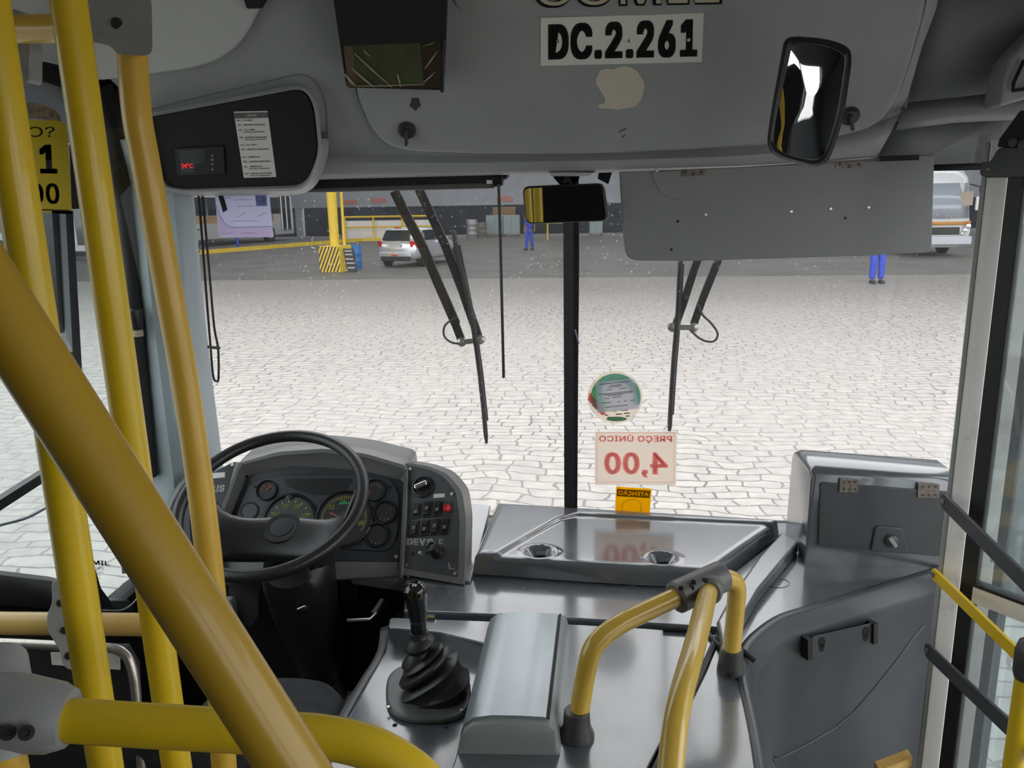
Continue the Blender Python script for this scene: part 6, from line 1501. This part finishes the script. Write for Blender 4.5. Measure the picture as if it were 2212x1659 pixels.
text_on(MB(), 'VE', gq([(1354, 831), (1376, 830), (1376, 842), (1354, 842)], .0058), .01, mirror=True).build('seal_word', PAPER, t)
text_on(MB(), '400', gq([(1275, 856), (1285, 860), (1292, 880), (1278, 872)], .0074), .01, mirror=True).build('seal_word', PAPER, t)
MB().prism(gq([(1285, 825), (1370, 817), (1381, 882), (1291, 892)], .009), (0, .0008, 0)).build('slip', sheermat('grey slip', (.8, .84, .92), .85), t)
m = MB()
for a, b, y in ((.1, .86, .1), (.36, .66, .17), (.3, .66, .22), (.25, .42, .3), (.58, .76, .3), (.05, .92, .42), (.18, .9, .46), (.28, .65, .5), (.2, .32, .58), (.38, .6, .57), (.1, .34, .71), (.5, .56, .72), (.66, .74, .72), (.82, .92, .72), (.18, .75, .86)):
    P = lambda s, q_: G(1285 + s * 86 + q_ * 8, 825 - s * 9 + q_ * 66, .0095)
    m.bar(P(a, y), P(b, y), .0016, .0004, (0, 1, 0))
m.build('slip_text', mat('slip print', (.1, .1, .11), .8), t)
m = MB()
for u, v, w in ((1322, 888, 10), (1340, 886, 16), (1306, 897, 8), (1330, 895, 14), (1348, 893, 12), (1312, 902, 8), (1352, 899, 8)): m.bar(G(u, v, .0056), G(u + w, v - .5, .0056), .003, .0004, (0, 1, 0))
m.build('seal_print', mat('brown print', (.14, .11, .09), .8), t)
t = thing('price_notice', G(1373, 1046, .004), 'cream notice reading PREÇO ÚNICO 4,00 from outside, stuck low on the windscreen', 'notice')
MB().prism(gq([(1285, 932), (1463, 932), (1460, 1048), (1285, 1047)], .003), (0, .001, 0)).build('sheet', CREAM, t)
PINK = sheermat('faded red print', (1, .45, .45), .5)
m = MB()
fr = [(1289, 934.5), (1457, 935), (1456, 1042), (1290, 1041)]
for a, b in zip(fr, fr[1:] + fr[:1]): m.bar(G(*a, .0052), G(*b, .0052), .0011, .0004, (0, 1, 0))
text_on(m, 'PREÇO ÚNICO', gq([(1294, 938), (1452, 938), (1452, 958), (1294, 957)], .0052), .03, mirror=True)
text_on(m, '4,00', gq([(1304, 976), (1444, 977), (1443, 1033), (1305, 1032)], .0052), .035, mirror=True)
m.build('lettering', PINK, t)
t = thing('warning_sticker', G(1368, 1103, .004), 'orange warning sticker reading ATENÇÃO from outside, just above the dash', 'sticker')
MB().prism(gq([(1328, 1049), (1410, 1054), (1404, 1125), (1325, 1122)], .0026), (0, .0006, 0)).build('border', sheermat('white film', (.95, .95, .92), .25), t)
MB().prism(gq([(1331, 1051), (1408, 1056), (1402, 1124), (1328, 1121)], .0036), (0, .0006, 0)).build('sheet', sheermat('orange film', (1, .66, .0), .95), t)
band_with_letters(MB(), 'ATENÇÃO', gq([(1333, 1056), (1405, 1060), (1403, 1076), (1332, 1072)], .0046), mirror=True).build('lettering_band', sheermat('brown black band', (.12, .07, .0), .9), t)
MB().tube(spline(gq([(1343, 1108), (1344, 1092), (1352, 1083), (1368, 1079), (1380, 1083), (1385, 1092), (1383, 1108)], .0052), 5), .0006, 6).build('outline_drawing', INK, t)
LIL = sheermat('lilac paper', (.74, .75, .9), .9)
t = thing('lilac_notice', G(528, 514, .006), 'lilac paper notice stuck at the top left of the windscreen', 'notice')
MB().prism(gq([(463, 412), (581, 412), (590, 512), (473, 513)], .004), (0, .001, 0)).build('sheet', LIL, t)
MB().prism(gq([(470, 455), (478, 475), (490, 489), (500, 491), (588, 490), (590, 511), (473, 512)], .0054), (0, .0005, 0)).build('pink_field', sheermat('pink lilac', (.95, .82, .95), .6), t)
m = MB()
crv = gq([(467, 445), (476, 468), (488, 484), (504, 491), (560, 490), (588, 489)], .0062)
m.tube(spline(crv, 5), .0007, 5); m.build('curved_line', sheermat('blue line', (.25, .3, .5), .8), t)
MB().prism(gq([(551, 420), (575, 420), (577, 445), (554, 445)], .0056), (0, .0005, 0)).build('stamp_box', sheermat('blue stamp', (.3, .35, .6), .8), t)
text_on(MB(), 'R', gq([(556, 424), (571, 424), (572, 440), (558, 440)], .0066), .03, mirror=True).build('stamp_letter', LIL, t)
m = MB()
for a, b in (((486, 429), (496, 426)), ((510, 470), (532, 459)), ((556, 468), (576, 459)), ((560, 437), (576, 432)), ((505, 432), (545, 431)), ((512, 446), (552, 445)), ((500, 478), (560, 477)), ((478, 505), (500, 503)), ((520, 504), (552, 503))): m.bar(G(*a, .0062), G(*b, .0062), .0009, .0004, (0, 1, 0))
m.build('scribbles', sheermat('grey ink', (.28, .27, .36), .7), t)
MB().prism(gq([(468, 412), (479, 412), (491, 453), (482, 459)], .009), (0, .001, 0)).build('black_tape', MATTB, label='black tape strip hanging over the lilac notice', cat='tape')
MB().prism(gq([(1294, 370), (1323, 370), (1314, 398), (1291, 386)], .006), (0, .001, 0)).build('black_tape', MATTB, label='torn black tape beside the rear-view mirror stem', cat='tape')
MB().prism(gq([(2074, 416), (2104, 412), (2101, 443), (2080, 445)], .004), (0, .001, 0)).build('small_notice', CREAM, label='small cream paper on the windscreen beside the white door frame', cat='notice')

# ---- things of one kind share a group phrase
GROUPS = {'grab_pole': 'upright yellow poles behind the driver place', 'windscreen_wiper': 'windscreen wipers', 'door_strap': 'dark bars across the door glass', 'black_tape': 'black tape on the windscreen',
          'parked_bus': 'buses parked in the yard', 'person': 'workers in blue in the shed', 'steel_drum': 'drums beside the cabinets'}
for o in COL.objects:
    k = o.name.split('.')[0]
    if o.parent is None and k in GROUPS and 'group' not in o: o['group'] = GROUPS[k]
